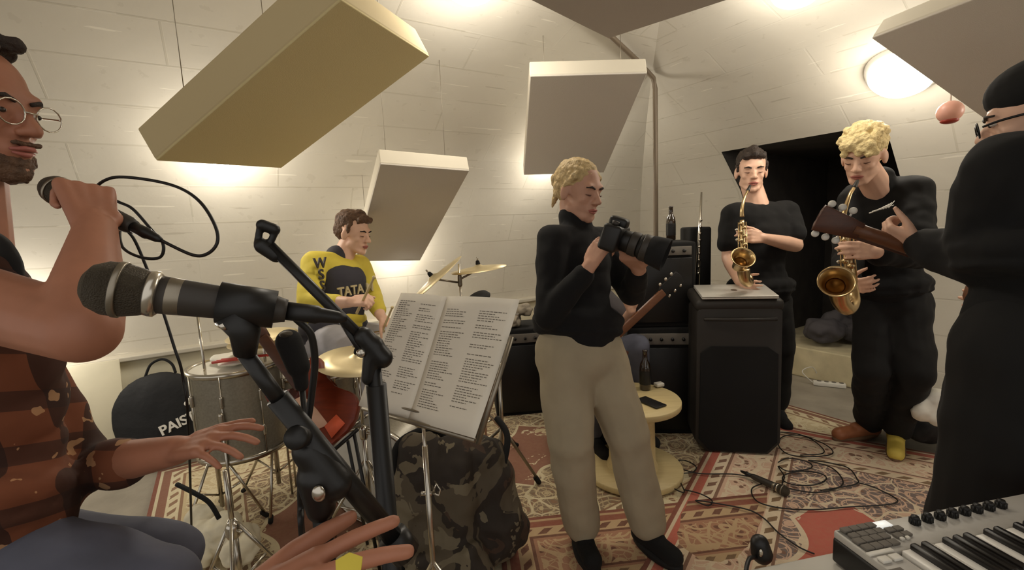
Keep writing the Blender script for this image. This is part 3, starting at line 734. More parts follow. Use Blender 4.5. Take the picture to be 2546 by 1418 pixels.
J['TR'] = J['AR']+V((-.16, -.03, -.06)); J['TL'] = J['AL']+V((-.10, -.12, -.06)); J['base'] = V((J['AR'].x, J['AR'].y, 0.0))
sx2, Rb, _n = person('tall man with bleached blond hair bent over a saxophone in black shirt', J, skin='skin_b', eyes=False, shirt='blacktee', trousers='blacktrouser', tadd=.016, flare=.012, hairf=hair_curly, hair='hairblond', shoes=('yellowshoe', 'tan'), torw=1.08, sadd=.03, disp=.03, collar=.35, hem=.02)
mouth2 = HB + Rb @ V((0, .102, -.068))*1.1
c = P(2190, 522, 2.18); X = RT; bm = NBM()
c = P(2192, 520, 2.26)
for i in range(7):
    a = c + RT*(-.045+i*.013) - UP*(.012-i*.003); rod(bm, a, a+RT*.030+UP*(.010+.004*i), .0032, 6, .001)
rod(bm, c-RT*.06-UP*.02, c+RT*.06+UP*.02, .003, 6, .001)
obj('feather_emblem', bm, 'letter', sx2, label='white feather emblem on the black shirt')

# --- guitarist at the right edge, seen from behind
HG = P(2578, 290, 1.16)
J = dict(head=(HG, (-.70, .66, -.22), (0, 0, 1), 1.02), SL=P(2500, 425, 1.12), SR=P(2700, 430, 1.22), HL=P(2520, 860, 1.14), HR=P(2690, 860, 1.22),
         EL=P(2425, 640, 1.22), WL=P(2292, 612, 1.36), ER=P(2720, 720, 1.30), WR=P(2560, 740, 1.40),
         handL=(P(2232, 592, 1.40)-P(2292, 612, 1.36), V((.1, .6, .5)), dict(side=-1, curls=(1.0, 1.0, 1.0, 1.0), thumb=.25, spread=.03, s=1.0)),
         handR=(V((-.6, .3, 0)), V((0, .9, 0)), dict(side=1, curl=.5)), armr=1.15, slv=.93)
for k in 'LR':
    h = J['H'+k]; J['A'+k] = V((h.x, h.y, .10)); J['K'+k] = V((h.x+.01, h.y+.02, .50)); J['T'+k] = J['A'+k]+V((-.10, .08, -.05))
gt, Rg, _n = person('guitarist in black seen from behind at the right edge of the room', J, shirt='blacktee', trousers='blacktrouser', tadd=.05, flare=.03, sadd=.035, torw=1.10, disp=.02, hem=-.12)
bm = NBM(); T = lambda x, y, z: HG + Rg @ V((x, y, z))
ell(bm, T(0, -.018, .068), (.086, .104, .078), Rg, 20); ell(bm, T(0, -.06, .02), (.078, .062, .06), Rg)
obj('cap', bm, 'blackm', gt, mods=[remesh(.005, 3)])
bm = NBM(); curve_tube(bm, [T(-.076, -.01, .005), T(-.074, .06, .008), T(-.062, .098, .006)], .003)
for k in (-1, 1): tube(bm, [T(k*.034 + .024*math.cos(a), .106, .002+.019*math.sin(a)) for a in [i*PI/8 for i in range(17)]], .002, 6)
obj('spectacles', bm, 'black', gt)

# --- singer on the left
HV = P(-72, 278, .86)
J = dict(head=(HV, (.97, .04, -.14), (.05, 0, 1), 1.08), SR=P(-70, 745, .70), SL=P(-90, 700, 1.04), HR=P(-30, 1420, .80), HL=P(0, 1380, 1.02),
         ER=P(205, 820, .62), WR=P(238, 572, .76), EL=P(215, 1165, 1.02), WL=P(440, 1120, .92),
         handR=(P(205, 440, .80)-P(238, 572, .76), V((-.80, .50, .1)), dict(side=-1, curls=(1.25, 1.3, 1.3, 1.3), thumb=1.1, spread=.02, s=1.06)),
         handL=(P(560, 1085, .88)-P(440, 1120, .92), V((.05, .25, -1)), dict(side=1, curls=(.22, .28, .34, .4), thumb=.2, spread=.16, s=1.05)),
         KR=P(385, 1460, .86), KL=P(415, 1385, 1.08), AR=P(430, 1950, .95), AL=P(420, 1800, 1.2), armr=1.12)
for k in 'RL': J['A'+k].z = .12; J['T'+k] = J['A'+k]+V((.14, -.02, -.05))
sg, Rv, _n = person('bearded singer with round spectacles at the left edge in orange brown plaid shirt', J, skin='skin_shade', shirt='plaid', sleeve='roll', trousers='denim', tadd=.012, hairf=hair_receding, hair='hairdark', vox=.0045, disp=.02, sadd=.012, shoes='blackm')
bm = NBM(); T = lambda x, y, z: HV + Rv @ (V((x, y, z))*1.08)
ell(bm, T(0, .042, -.080), (.050, .050, .034), Rv); ell(bm, T(0, .066, -.098), (.030, .026, .020), Rv)
for k in (-1, 1): cap(bm, T(k*.064, .0, -.02), T(k*.052, .035, -.075), .012, .020)
cap(bm, T(-.022, .090, -.045), T(.022, .090, -.045), .006, .006)
obj('beard', bm, 'hairbrown', sg, mods=[remesh(.005, 3, .008, .01)])
bm = NBM()
for k in (-1, 1):
    tube(bm, [T(k*.034 + .024*math.cos(a), .098, .004+.021*math.sin(a)) for a in [i*PI/8 for i in range(17)]], .0015, 6)
    curve_tube(bm, [T(k*.058, .095, .008), T(k*.074, .05, .010), T(k*.078, -.01, .006)], .0018)
rod(bm, T(-.010, .099, .008), T(.010, .099, .008), .0015); obj('spectacles', bm, 'silver', sg)
singer_fist = J['WR'].lerp(P(205, 440, .80), .74)
# strap over the shoulder
bm = NBM(); curve_tube(bm, [P(-90, 560, .90), P(-10, 600, .80), P(22, 640, .76), P(30, 690, .74), P(10, 760, .76)], .014); obj('shoulder_strap', bm, 'blackm', sg)

# --- stool that carries the singer
hx = (J['HR']+J['HL'])/2; zt = hx.z-.145; t = thing('bar_stool', 'tall black stool under the seated singer', 'stool', (hx.x, hx.y, 0))
bm = NBM(); lathe(bm, [(0, zt), (.16, zt), (.17, zt-.02), (.16, zt-.05), (0, zt-.05)], Matrix.Translation((hx.x, hx.y, 0))); obj('seat', bm, 'blackm', t)
for i in range(4):
    a = PI/4+i*PI/2; bm = NBM(); rod(bm, (hx.x+.10*math.cos(a), hx.y+.10*math.sin(a), zt-.05), (hx.x+.2*math.cos(a), hx.y+.2*math.sin(a), 0), .013); obj('leg', bm, 'blackcoat', t)

# --- seated guitarist half hidden behind the woman
HP = P(1450, 668, 2.92)
J = dict(head=(HP, (.45, -.85, -.3), (0, 0, 1), 1.0), SR=P(1376, 738, 2.88), SL=P(1500, 740, 3.00), HR=P(1410, 920, 2.88), HL=P(1480, 920, 2.98),
         ER=P(1345, 800, 2.76), WR=P(1420, 830, 2.66), EL=P(1560, 800, 2.88), WL=P(1570, 772, 2.72),
         handL=(V((-.25, -.3, .8)), V((.2, .8, .1)), dict(side=-1, curl=1.0, thumb=.5)), handR=(V((.8, -.2, -.3)), V((0, .9, -.1)), dict(side=1, curl=.5)),
         KR=P(1470, 905, 2.70), KL=P(1580, 862, 2.82), fz=FZ)
for k, dx in (('R', 0), ('L', .02)):
    kk = J['K'+k]; J['A'+k] = V((kk.x+dx, kk.y+.06, FZ+.10)); J['T'+k] = J['A'+k]+V((.04, -.12, -.05))
sp_, Rp, _n = person('seated guitarist in grey shirt mostly hidden behind the woman with the camera', J, shirt='greytee', sleeve='short', trousers='denim', hairf=hair_short, hair='hairdark')
jp = J
hx = (J['HR']+J['HL'])/2; zt = hx.z-.145; t = thing('equipment_box', 'black box the seated guitarist sits on behind the woman', 'box', (hx.x, hx.y, 0))
bm = NBM(); box(bm, (hx.x, hx.y+.02, zt/2+.005), (.40, .30, zt-.01), None, .01); obj('cabinet', bm, 'blackm', t, sharp=True)
bm = NBM(); box(bm, (hx.x, hx.y-.135, zt/2), (.36, .012, zt-.08), None, .004); obj('grille', bm, 'black', t)

# --- hand reaching in from the bottom edge
c0 = P(545, 1560, .46); root = thing('person', 'bare hand of a person reaching in from the bottom edge below the music stand', 'person', c0)
bm = NBM(); el = P(230, 1920, .48); cap(bm, el, el.lerp(c0, .4), .048, .044); cap(bm, el.lerp(c0, .4), c0, .044, .028)
hand(bm, c0, P(862, 1430, .46)-c0, V((.15, .35, -1)), side=1, curls=(.10, .16, .20, .25), thumb=.15, spread=.16, s=1.12)
obj('body', bm, 'skin_shade', root, mods=[remesh(.0035, 5)])
bm = NBM(); cap(bm, el.lerp(c0, -.25), el.lerp(c0, .35), .058, .052); obj('sleeve', bm, 'blacktee', root, mods=[remesh(.006, 4, .01)])
c = P(868, 1408, .42); bm = NBM(); X, Y_, N_ = frame(V((.1, -.8, .5)))
prism(bm, [(-.011, -.004), (0, -.013), (.011, -.004), (.012, .006), (0, .011), (-.012, .006)], .002, basis(X, Y_, N_, c), .0006)
tag(obj('guitar_pick', bm, 'yellow'), 'small yellow plectrum held at the fingers at the bottom edge', 'plectrum')

# ================================================================ instruments and gear
def disc(bm, c, nr, r, th, n=40):
    X, Y, N_ = frame(V(nr)); lathe(bm, [(0, -th/2), (r, -th/2), (r, th/2), (0, th/2)], basis(X, Y, N_, V(c)), n)
def mic(name, label, tip, tail, L=.165, group=None, body='micbody', cable=True):
    tip, tail = V(tip), V(tail); d = (tail-tip).normalized(); X, Y, _ = frame(d); t = thing(name, label, 'microphone', tip, group)
    Mx = basis(X, Y, d, tip)
    bm = NBM(); lathe(bm, [(0, 0), (.012, .0015), (.020, .007), (.0252, .018), (.0258, .026), (.0250, .034), (.0225, .046), (.0200, .052), (0, .052)], Mx, 40); obj('grille', bm, 'grille', t)
    bm = NBM(); lathe(bm, [(.0255, .0255), (.0268, .027), (.0268, .031), (.0255, .0325), (.0255, .0255)], Mx, 40); obj('grille_ring', bm, 'steel', t)
    bm = NBM(); lathe(bm, [(0, .050), (.0215, .050), (.0222, .053), (.0222, .057), (.0190, .060), (0, .060)], Mx, 40); obj('collar', bm, 'silver', t)
    bm = NBM(); lathe(bm, [(0, .058), (.0186, .058), (.0180, .075), (.0150, L-.012), (.0128, L-.004), (.0120, L), (0, L)], Mx, 32); obj('handle', bm, body, t)
    bm = NBM(); lathe(bm, [(.0182, .066), (.01845, .067), (.0179, .078), (.0176, .079), (.0182, .066)], Mx, 32); obj('collar_band', bm, 'steel', t)
    if cable:
        bm = NBM(); lathe(bm, [(0, L-.002), (.0098, L-.002), (.0102, L+.030), (.0085, L+.034), (.0070, L+.052), (.0038, L+.062), (0, L+.062)], Mx, 24); obj('plug', bm, 'black', t)
    return t, tip+d*(L+.06)
def cable(label, pts, r=.0032, m='black', cat='cable', group=None, name='cable'):
    bm = NBM(); curve_tube(bm, pts, r, 8, 8); return tag(obj(name, bm, m), label, cat, group)

# --- foreground microphone on the boom stand
t0 = P(202, 708, .425); t1 = P(640, 764, .485)
_, end = mic('microphone', 'big black microphone with dark mesh head lying level in the foreground on a boom stand', t0, t1, L=.172)
ca = P(560, 790, .478)
st = thing('microphone_stand', 'black boom microphone stand carrying the big foreground microphone', 'microphone stand', (P(760, 1110, .53).x, P(760, 1110, .53).y, 0))
d = (t1-t0).normalized(); cpt = t0+d*.135; X, Y, Z_ = frame(d)
bm = NBM(); lathe(bm, [(.0190, -.026), (.0212, -.026), (.0200, .026), (.0178, .026), (.0190, -.026)], basis(X, Y, Z_, cpt), 28)
bp = P(610, 880, .487)
tube(bm, [cpt-UP*.010-d*.012, cpt-UP*.028-d*.002, bp], [.019, .015, .011], 16); obj('microphone_clip', bm, 'black', st)
bm = NBM(); rod(bm, P(560, 812, .462), P(545, 805, .475), .004, 12); obj('clip_screw', bm, 'chrome', st)
b2 = P(985, 1345, .60); bm = NBM(); rod(bm, bp, P(720, 1030, .52), .0085, 14); obj('boom_arm', bm, 'blackcoat', st)
bm = NBM(); rod(bm, P(690, 990, .512), b2, .0125, 16); obj('boom_sleeve', bm, 'blackcoat', st)
bm = NBM(); X, Y, Z_ = frame(P(748, 1090, .50)-P(775, 1130, .54)); 
k0 = P(742, 1088, .515); X, Y, Z_ = frame(-FW+UP*.3)
lathe(bm, [(0, -.012), (.010, -.012), (.0125, -.008), (.0135, .006), (.012, .010), (0, .011)], basis(X, Y, Z_, k0), 20); obj('tension_knob', bm, 'black', st)
hc = P(790, 1185, .545)
bm = NBM(); cap(bm, P(770, 1120, .54), P(830, 1200, .55), .020, .022); cap(bm, hc, hc-V((0, 0, .04)), .024, .017); obj('pivot_clutch', bm, 'blackcoat', st, mods=[remesh(.003, 3)])
bm = NBM(); ell(bm, P(792, 1228, .522), (.008, .005, .010)); obj('pivot_bolt', bm, 'chrome', st)
bm = NBM(); rod(bm, hc-V((0, 0, .03)), (hc.x, hc.y, .55), .011, 14); obj('upper_post', bm, 'blackcoat', st)
bm = NBM(); rod(bm, (hc.x, hc.y, .62), (hc.x, hc.y, .10), .015, 14); obj('lower_post', bm, 'blackcoat', st)
bm = NBM(); rod(bm, P(975, 1335, .598), P(1010, 1375, .606), .02, 14); obj('counterweight', bm, 'blackcoat', st)
for i in range(3):
    a = i*2.094+.5; bm = NBM(); rod(bm, (hc.x, hc.y, .16), (hc.x+.26*math.cos(a), hc.y+.26*math.sin(a), .045), .008); obj('leg', bm, 'blackcoat', st)
cable('black cable drooping from the tail of the big foreground microphone along its stand', [end, P(735, 782, .515), P(772, 830, .53), P(783, 900, .545), P(775, 980, .555), P(765, 1050, .56), P(752, 1120, .57), P(748, 1250, .60), P(760, 1420, .66), G(800, 1760, .05)], .0042)

# --- second boom stand with an empty clip
j = P(928, 868, .76); base = V((j.x, j.y, 0))
st = thing('microphone_stand', 'black boom stand with an empty microphone clip behind the foreground microphone', 'microphone stand', base)
c1 = P(672, 612, .72)
bm = NBM(); rod(bm, c1, j, .0085, 14); obj('boom_arm', bm, 'blackcoat', st)
dd = (j-c1).normalized(); sideX = RT; bm = NBM()
a, b, c_, e = P(648, 560, .715), P(686, 574, .722), P(668, 612, .722), P(640, 606, .718)
for p, q_ in ((a, b), (b, c_), (c_, e), (e, a)): cap(bm, p, q_, .0055, .0055, 10)
cap(bm, P(652, 560, .716), P(682, 571, .722), .009, .009); cap(bm, P(652, 612, .718), P(686, 636, .724), .012, .011); obj('microphone_clip', bm, 'black', st, mods=[remesh(.002, 2)])
bm = NBM(); cap(bm, P(905, 838, .755), P(950, 890, .765), .017, .018); cap(bm, P(930, 860, .76), P(918, 940, .765), .017, .013); obj('pivot_clutch', bm, 'blackcoat', st, mods=[remesh(.003, 3)])
bm = NBM(); rod(bm, P(850, 800, .752), P(900, 878, .75), .0055, 10); obj('tension_lever', bm, 'blackcoat', st)
bm = NBM(); ell(bm, P(898, 878, .748), (.008, .006, .008)); obj('pivot_bolt', bm, 'chrome', st)
bm = NBM(); rod(bm, (j.x, j.y, j.z-.03), (j.x, j.y, .75), .0105, 14); obj('upper_post', bm, 'blackcoat', st)
bm = NBM(); rod(bm, (j.x, j.y, 1.15), (j.x, j.y, .08), .0165, 14); obj('lower_post', bm, 'blackcoat', st)
bm = NBM(); lathe(bm, [(0, 0), (.125, 0), (.13, .01), (.12, .022), (.03, .032), (.02, .09), (0, .09)], Matrix.Translation((j.x, j.y, .02))); obj('base', bm, 'blackcoat', st)

# --- the singer's hand-held microphone and its looping cable
m0 = P(118, 462, .845); m1 = P(405, 600, .80)
_, end = mic('microphone', 'black microphone gripped in the raised fist of the singer', m0, m1, L=.205)
cable('thin black microphone cable looping in the air beside the raised fist', [end, P(478, 634, .80), P(518, 630, .80), P(541, 600, .80), P(532, 555, .81), P(495, 500, .83), P(440, 465, .85), P(360, 446, .87), P(280, 442, .88), P(240, 470, .90), P(290, 500, .92), P(330, 520, .92),
     P(375, 570, .92), P(405, 605, .90), P(398, 640, .90), P(350, 640, .90), P(305, 615, .92), P(300, 570, .95), P(330, 590, .97), P(362, 660, .99), P(400, 760, 1.0), P(432, 860, 1.0), P(455, 940, 1.02), P(470, 1100, 1.1), G(480, 1500, .03)], .0029)

# --- music stand with open sheets
pc_ = fit([(1000, 730), (1292, 745), (1186, 1092), (895, 1010)], 1.36)
ctr = sum(pc_, V((0, 0, 0)))/4; ex = (pc_[1]-pc_[0]).normalized(); ey = ((pc_[3]-pc_[0])+(pc_[2]-pc_[1])).normalized(); nn = ex.cross(ey).normalized()
if nn.dot(EYE-ctr) < 0: nn = -nn
back = -nn
st = thing('music_stand', 'chrome folding music stand holding the typed song sheets', 'music stand', (ctr.x, ctr.y, 0))
bm = NBM()
for k in (.04, .96):
    a = pc_[0].lerp(pc_[1], k)+back*.012; b = pc_[3].lerp(pc_[2], k)+back*.012; box(bm, (a+b)/2, (.014, (b-a).length*1.02, .004), Matrix((ex, (b-a).normalized(), ex.cross((b-a).normalized()))).transposed())
for k in (.1, .5, .93):
    a = pc_[0].lerp(pc_[3], k)+back*.014; b = pc_[1].lerp(pc_[2], k)+back*.014; rod(bm, a, b, .003, 8)
obj('desk', bm, 'steel', st)
bm = NBM(); a = pc_[3]+ey*.004+back*.006; b = pc_[2]+ey*.004+back*.006; rod(bm, a.lerp(b, .02), a.lerp(b, .98), .006, 8); rod(bm, pc_[1].lerp(pc_[2], .28)+ex*.01, pc_[2]+ex*.006+ey*.01, .006, 8); obj('page_ledge', bm, 'steel', st)
pb = P(1052, 1050, 1.42); bm = NBM(); cap(bm, pb, ctr+back*.03, .012, .012); ell(bm, pb, (.03, .02, .018)); obj('desk_hinge', bm, 'chrome', st)
bm = NBM(); rod(bm, pb, (pb.x, pb.y, .55), .0055, 10); obj('upper_post', bm, 'chrome', st)
bm = NBM(); rod(bm, (pb.x, pb.y, .74), (pb.x, pb.y, .12), .009, 10); obj('lower_post', bm, 'chrome', st)
wn = V((pb.x, pb.y, P(1065, 1232, 1.44).z)); bm = NBM(); rod(bm, wn-RT*.022, wn+RT*.012, .007, 10); tube(bm, [wn+RT*.014+UP*(.0), wn+RT*.026+UP*.030, wn+RT*.038+UP*.012, wn+RT*.034-UP*.006, wn+RT*.014], .0028, 8); obj('wing_nut', bm, 'silver', st)
for i in range(3):
    a = i*2.094-.4; bm = NBM(); rod(bm, (pb.x, pb.y, .35), (pb.x+.26*math.cos(a), pb.y+.26*math.sin(a), .035), .007); obj('leg', bm, 'chrome', st)
# the sheets: two pages folded down the middle
def page(u0, u1, sgn, label, seed):
    bm = NBM(); n = 10; rows = []
    for jv in range(n+1):
        row = []
        for i in range(n+1):
            u = u0+(u1-u0)*i/n; v = jv/n
            p = pc_[0].lerp(pc_[1], u).lerp(pc_[3].lerp(pc_[2], u), v)
            fold = (1-min(1, abs(u-.42)/.42)); p = p - nn*(.016*fold*fold) + nn*(.006*math.sin(v*3+u*4)+.004)
            row.append(p)
        rows.append(row)
    vs = [[bm.verts.new(p) for p in r] for r in rows]
    for jv in range(n):
        for i in range(n): bm.faces.new((vs[jv][i], vs[jv][i+1], vs[jv+1][i+1], vs[jv+1][i]))
    o = obj('song_sheet', bm, 'paper'); s_ = o.modifiers.new('t', 'SOLIDIFY'); s_.thickness = .0008; tag(o, label, 'paper sheet', 'song sheets on the music stand')
    rnd = random.Random(seed); bm = NBM()
    def pt(u, v):
        i = (u-u0)/(u1-u0)*n; i0 = min(n-1, int(i)); jj = v*n; j0 = min(n-1, int(jj)); fi, fj = i-i0, jj-j0
        return rows[j0][i0].lerp(rows[j0][i0+1], fi).lerp(rows[j0+1][i0].lerp(rows[j0+1][i0+1], fi), fj)+nn*.0016
    cw = (u1-u0)*.38; bm.free()
    for ci in range(2):
        bm = NBM(); cu = u0 + (u1-u0)*(.08+.48*ci); v = .07 + (.02 if seed == 2 and ci else 0)
        while v < (.90 if ci == 0 else .84):
            if rnd.random() < .86:
                L = cw*rnd.uniform(.45, 1.0); x = cu
                while x < cu+L:
                    wl = rnd.uniform(.010, .028); e_ = min(x+wl, cu+L)
                    q_ = [pt(x, v), pt(e_, v), pt(e_, v+.0055), pt(x, v+.0055)]
                    bm.faces.new([bm.verts.new(p) for p in q_]); x += wl+.006
            v += .0185
        obj('typed_column', bm, 'ink', o, smooth=False)
page(0, .42, 1, 'left page of the typed song sheets on the music stand', 1)
page(.42, 1.0, -1, 'right page of the typed song sheets on the music stand', 2)

# --- folding stand behind it with rubber feet
f1, f2, f3 = G(1340, 1200, .02), G(1212, 1272, .02), G(1130, 1180, .02)
top = V((P(1245, 1000, 2.22).x, P(1245, 1000, 2.22).y, 0)); st = thing('cymbal_stand', 'chrome tripod stand with rubber feet behind the music stand', 'stand', top)
bm = NBM(); rod(bm, top+Z*.10, top+Z*.86, .010); obj('post', bm, 'chrome', st)
for f in (f1, f2, f3):
    bm = NBM(); rod(bm, top+Z*.44, f+Z*.01, .008); lg = obj('leg', bm, 'steel', st)
    bm = NBM(); dd = (top+Z*.44-f).normalized(); rod(bm, f, f+dd*.05, .014, 12); obj('rubber_foot', bm, 'rubber', lg)
bm = NBM(); cap(bm, top+Z*.86, top+Z*.90, .016, .012); obj('top_cap', bm, 'chrome', st)

# --- drum kit
def drum(name, label, c, r, h, ax=(0, 0, 1), legs=0, head='skinhead', shell='drum', lugs=8, legz=0):
    c = V(c); ax = V(ax).normalized(); X, Y, _ = frame(ax); Mx = basis(X, Y, ax, c); t = thing(name, label, 'drum', (c.x, c.y, 0))
    bm = NBM(); lathe(bm, [(r, -h/2), (r, h/2)], Mx, 48); obj('shell', bm, shell, t)
    for k in (-1, 1):
        bm = NBM(); lathe(bm, [(0, k*h/2), (r*.97, k*h/2), (r*1.0, k*(h/2-.004))], Mx, 48); obj('drum_head', bm, head, t)
        bm = NBM(); lathe(bm, [(r*1.0, k*(h/2-.012)), (r*1.035, k*(h/2-.012)), (r*1.035, k*(h/2+.014)), (r*.985, k*(h/2+.014)), (r*.985, k*(h/2-.0))], Mx, 48); obj('hoop', bm, 'chrome', t)
    for i in range(lugs):
        a = 2*PI*i/lugs+.2; o = Mx @ V((math.cos(a)*r*1.03, math.sin(a)*r*1.03, 0)); bm = NBM()
        rod(bm, o-ax*h*.48, o+ax*h*.5, .0035, 6); cap(bm, o+ax*h*.16, o+ax*h*.26, .009, .009, 8); cap(bm, o-ax*h*.26, o-ax*h*.16, .009, .009, 8); obj('lug', bm, 'chrome', t)
    for i in range(legs):
        a = 2*PI*i/legs+.7; o = V((c.x+math.cos(a)*(r*1.07), c.y+math.sin(a)*(r*1.07), 0)); bm = NBM(); rod(bm, o+Z*.02, o+Z*(c.z+.02), .006, 8); cap(bm, o+Z*(c.z-.03), o+Z*(c.z+.03), .013, .013, 8); obj('leg', bm, 'chrome', t)
    return t
ft = P(585, 905, 2.34); drum('floor_tom', 'large silver floor tom at the left of the drum kit with white paper on top', (ft.x, ft.y, ft.z-.215), .205, .42, legs=3)
bm = NBM()
for i in range(6):
    a = ft+V((random.uniform(-.10, .06), random.uniform(-.08, .08), .024)); ell(bm, a, (.09, .06, .012+random.uniform(0, .008)), Euler((0, 0, random.uniform(0, 3))).to_matrix())
tag(obj('towel', bm, 'skinhead', mods=[remesh(.006, 4, .012, .05)]), 'crumpled white towel lying on the silver floor tom', 'towel')
for i in range(3):
    bm = NBM(); a = ft+V((-.03+.01*i, -.13+.022*i, .046)); b = a+V((.24, .055-.012*i, .010)); rod(bm, a, b, .0065, 8, .0045); ell(bm, b, (.009, .006, .006)); tag(obj('drumstick', bm, 'red'), ['red drumstick lying on the floor tom nearest its front rim', 'red drumstick lying on the floor tom between two others', 'red drumstick lying on the floor tom nearest the towel'][i], 'drumstick')
rt = P(818, 975, 2.14); drum('rack_tom', 'silver tom drum behind the red guitar at the centre of the kit', rt, .13, .24, (.05, -.12, 1), legs=3)
sn = P(945, 845, 2.52); drum('snare_drum', 'shallow silver snare drum under the left hand of the drummer', (sn.x, sn.y, sn.z-.06), .145, .13, legs=3)
tm2 = P(716, 925, 2.56); drum('rack_tom', 'silver drum with white head behind the black foam microphone', (tm2.x, tm2.y, tm2.z-.11), .135, .20, legs=3)
bd = P(960, 1125, 2.28); bd.z = .27; drum('bass_drum', 'silver bass drum with pale front head behind the music stand', bd, .24, .26, (-.25, -.95, .0), lugs=10)
def cymbal(label, c, nr, r, stand=None, m='cymbal', tilt_pole=True, group=None):
    c = V(c); X, Y, N_ = frame(V(nr)); t = thing('cymbal', label, 'cymbal', c)
    bm = NBM(); lathe(bm, [(0, .026), (r*.08, .025), (r*.16, .016), (r*.22, .012), (r*.6, .006), (r, -.004), (r, -.006), (r*.6, .004), (r*.2, .010), (0, .022)], basis(X, Y, N_, c), 56); obj('cymbal_plate', bm, m, t)
    bm = NBM(); cap(bm, c+N_*.030, c+N_*.040, .014, .012); obj('felt', bm, 'blackm', t)
    bm = NBM(); rod(bm, c+N_*.02, c+N_*.07, .004); cap(bm, c+N_*.060-X*.014, c+N_*.060+X*.014, .005, .005); obj('wing_nut', bm, 'steel', t)
    return t
def stand(label, x, y, z, legr=.30, r=.009, name='cymbal_stand', ph=.3):
    t = thing(name, label, 'stand', (x, y, 0)); bm = NBM(); rod(bm, (x, y, z), (x, y, z*.55), r*.75); obj('upper_tube', bm, 'chrome', t)
    bm = NBM(); rod(bm, (x, y, z*.62), (x, y, .10), r*1.25); obj('lower_tube', bm, 'chrome', t)
    bm = NBM(); cap(bm, (x, y, z*.60), (x, y, z*.64), r*2, r*2); cap(bm, (x+.0, y, z*.62), (x+.035, y-.01, z*.62), .006, .006); obj('clamp', bm, 'chrome', t)
    for i in range(3):
        a = i*2.094+ph; bm = NBM(); e = V((x+legr*math.cos(a), y+legr*math.sin(a), .032)); rod(bm, (x, y, .42), e, .007); rod(bm, (x, y, .16), (x+legr*.5*math.cos(a), y+legr*.5*math.sin(a), .22), .005); lg = obj('leg', bm, 'chrome', t)
        bm = NBM(); cap(bm, e, e+V((-.02*math.cos(a), -.02*math.sin(a), .015)), .012, .011); obj('rubber_foot', bm, 'rubber', lg)
    return t
hh = P(652, 832, 2.36); cymbal('upper hi-hat cymbal at the left of the kit above the floor tom', hh+Z*.0, (0, -.03, 1), .165); 
c = hh-Z*.035; X, Y, N_ = frame(V((0, .03, -1))); bm = NBM(); lathe(bm, [(0, .02), (.03, .016), (.16, .0), (.16, -.002), (.03, .014), (0, .018)], basis(X, Y, N_, c), 56); tag(obj('cymbal', bm, 'cymbal'), 'lower hi-hat cymbal at the left of the kit facing upward beneath its twin', 'cymbal')
stand('chrome hi-hat stand at the left of the kit beside the floor tom', hh.x, hh.y, hh.z+.10, .24, name='hihat_stand', ph=.8)
rc = P(888, 893, 1.97); cymbal('golden cymbal low in front of the drummer under the black boom arm', rc, (.10, -.12, 1), .17); stand('chrome stand under the golden cymbal at the centre of the kit', rc.x, rc.y, rc.z-.0, .25, ph=1.3)
cc = P(1080, 694, 2.62); cymbal('steeply tilted crash cymbal above the top edge of the song sheets', cc, (-.62, -.10, .78), .20)
c2 = P(1190, 668, 2.80); cymbal('nearly flat cymbal above the top right corner of the song sheets', c2, (-.10, -.03, 1), .17)
pz = P(1146, 745, 2.74); stt = stand('tall chrome cymbal stand rising above the song sheets', pz.x, pz.y, P(1146, 655, 2.74).z, .30, ph=.2)
for a, b in ((V((pz.x, pz.y, pz.z+.10)), cc), (V((pz.x, pz.y, pz.z+.12)), c2-Z*.005)):
    bm = NBM(); rod(bm, a, b, .006); cap(bm, a-Z*.012, a+Z*.02, .014, .012); obj('boom', bm, 'steel', stt)
pd = P(1190, 742, 2.50); t = thing('drum_pad', 'black domed rubber pad just above the song sheets', 'drum pad', (pd.x, pd.y, 0)); bm = NBM(); X, Y, N_ = frame(V((-.35, -.3, 1))); lathe(bm, [(0, .03), (.03, .028), (.055, .018), (.068, 0), (.065, -.008), (0, -.008)], basis(X, Y, N_, pd)); obj('pad', bm, 'rubber', t)
bm = NBM(); rod(bm, pd, (pd.x, pd.y, .03), .007); obj('post', bm, 'chrome', t)
# drumsticks in the drummer's hands
for a, b, l in ((P(900, 752, 2.22), P(930, 690, 2.0), 'pale wooden drumstick in the right fist of the drummer'), (P(958, 806, 2.50), P(975, 765, 2.28), 'wooden drumstick in the left fist of the drummer')):
    bm = NBM(); a2 = a+(a-b)*.5; rod(bm, a2, b, .0075, 8, .005); ell(bm, b, .008); tag(obj('drumstick', bm, 'plywood'), l, 'drumstick')
# --- black foam microphone on its own thin stand
mp = P(735, 885, 1.25); mb = P(752, 1180, 1.30); t = thing('microphone', 'fat black microphone pointing upward on a thin stand before the red guitar', 'microphone', (mp.x, mp.y, 0))
bm = NBM(); cap(bm, P(718, 850, 1.25), P(742, 912, 1.25), .034, .030, 20); cap(bm, P(742, 905, 1.25), P(750, 958, 1.25), .024, .018); obj('body', bm, 'blackm', t, mods=[remesh(.004, 3)])
bm = NBM(); ell(bm, P(712, 832, 1.235), (.018, .018, .010)); obj('capsule', bm, 'grille', t)
bm = NBM(); q0 = P(750, 955, 1.25); rod(bm, q0, (q0.x, q0.y, .10), .008); obj('post', bm, 'blackcoat', t)
for i in range(3):
    a = i*2.094+1.0; bm = NBM(); rod(bm, (q0.x, q0.y, .30), (q0.x+.24*math.cos(a), q0.y+.24*math.sin(a), .03), .007); obj('leg', bm, 'blackcoat', t)
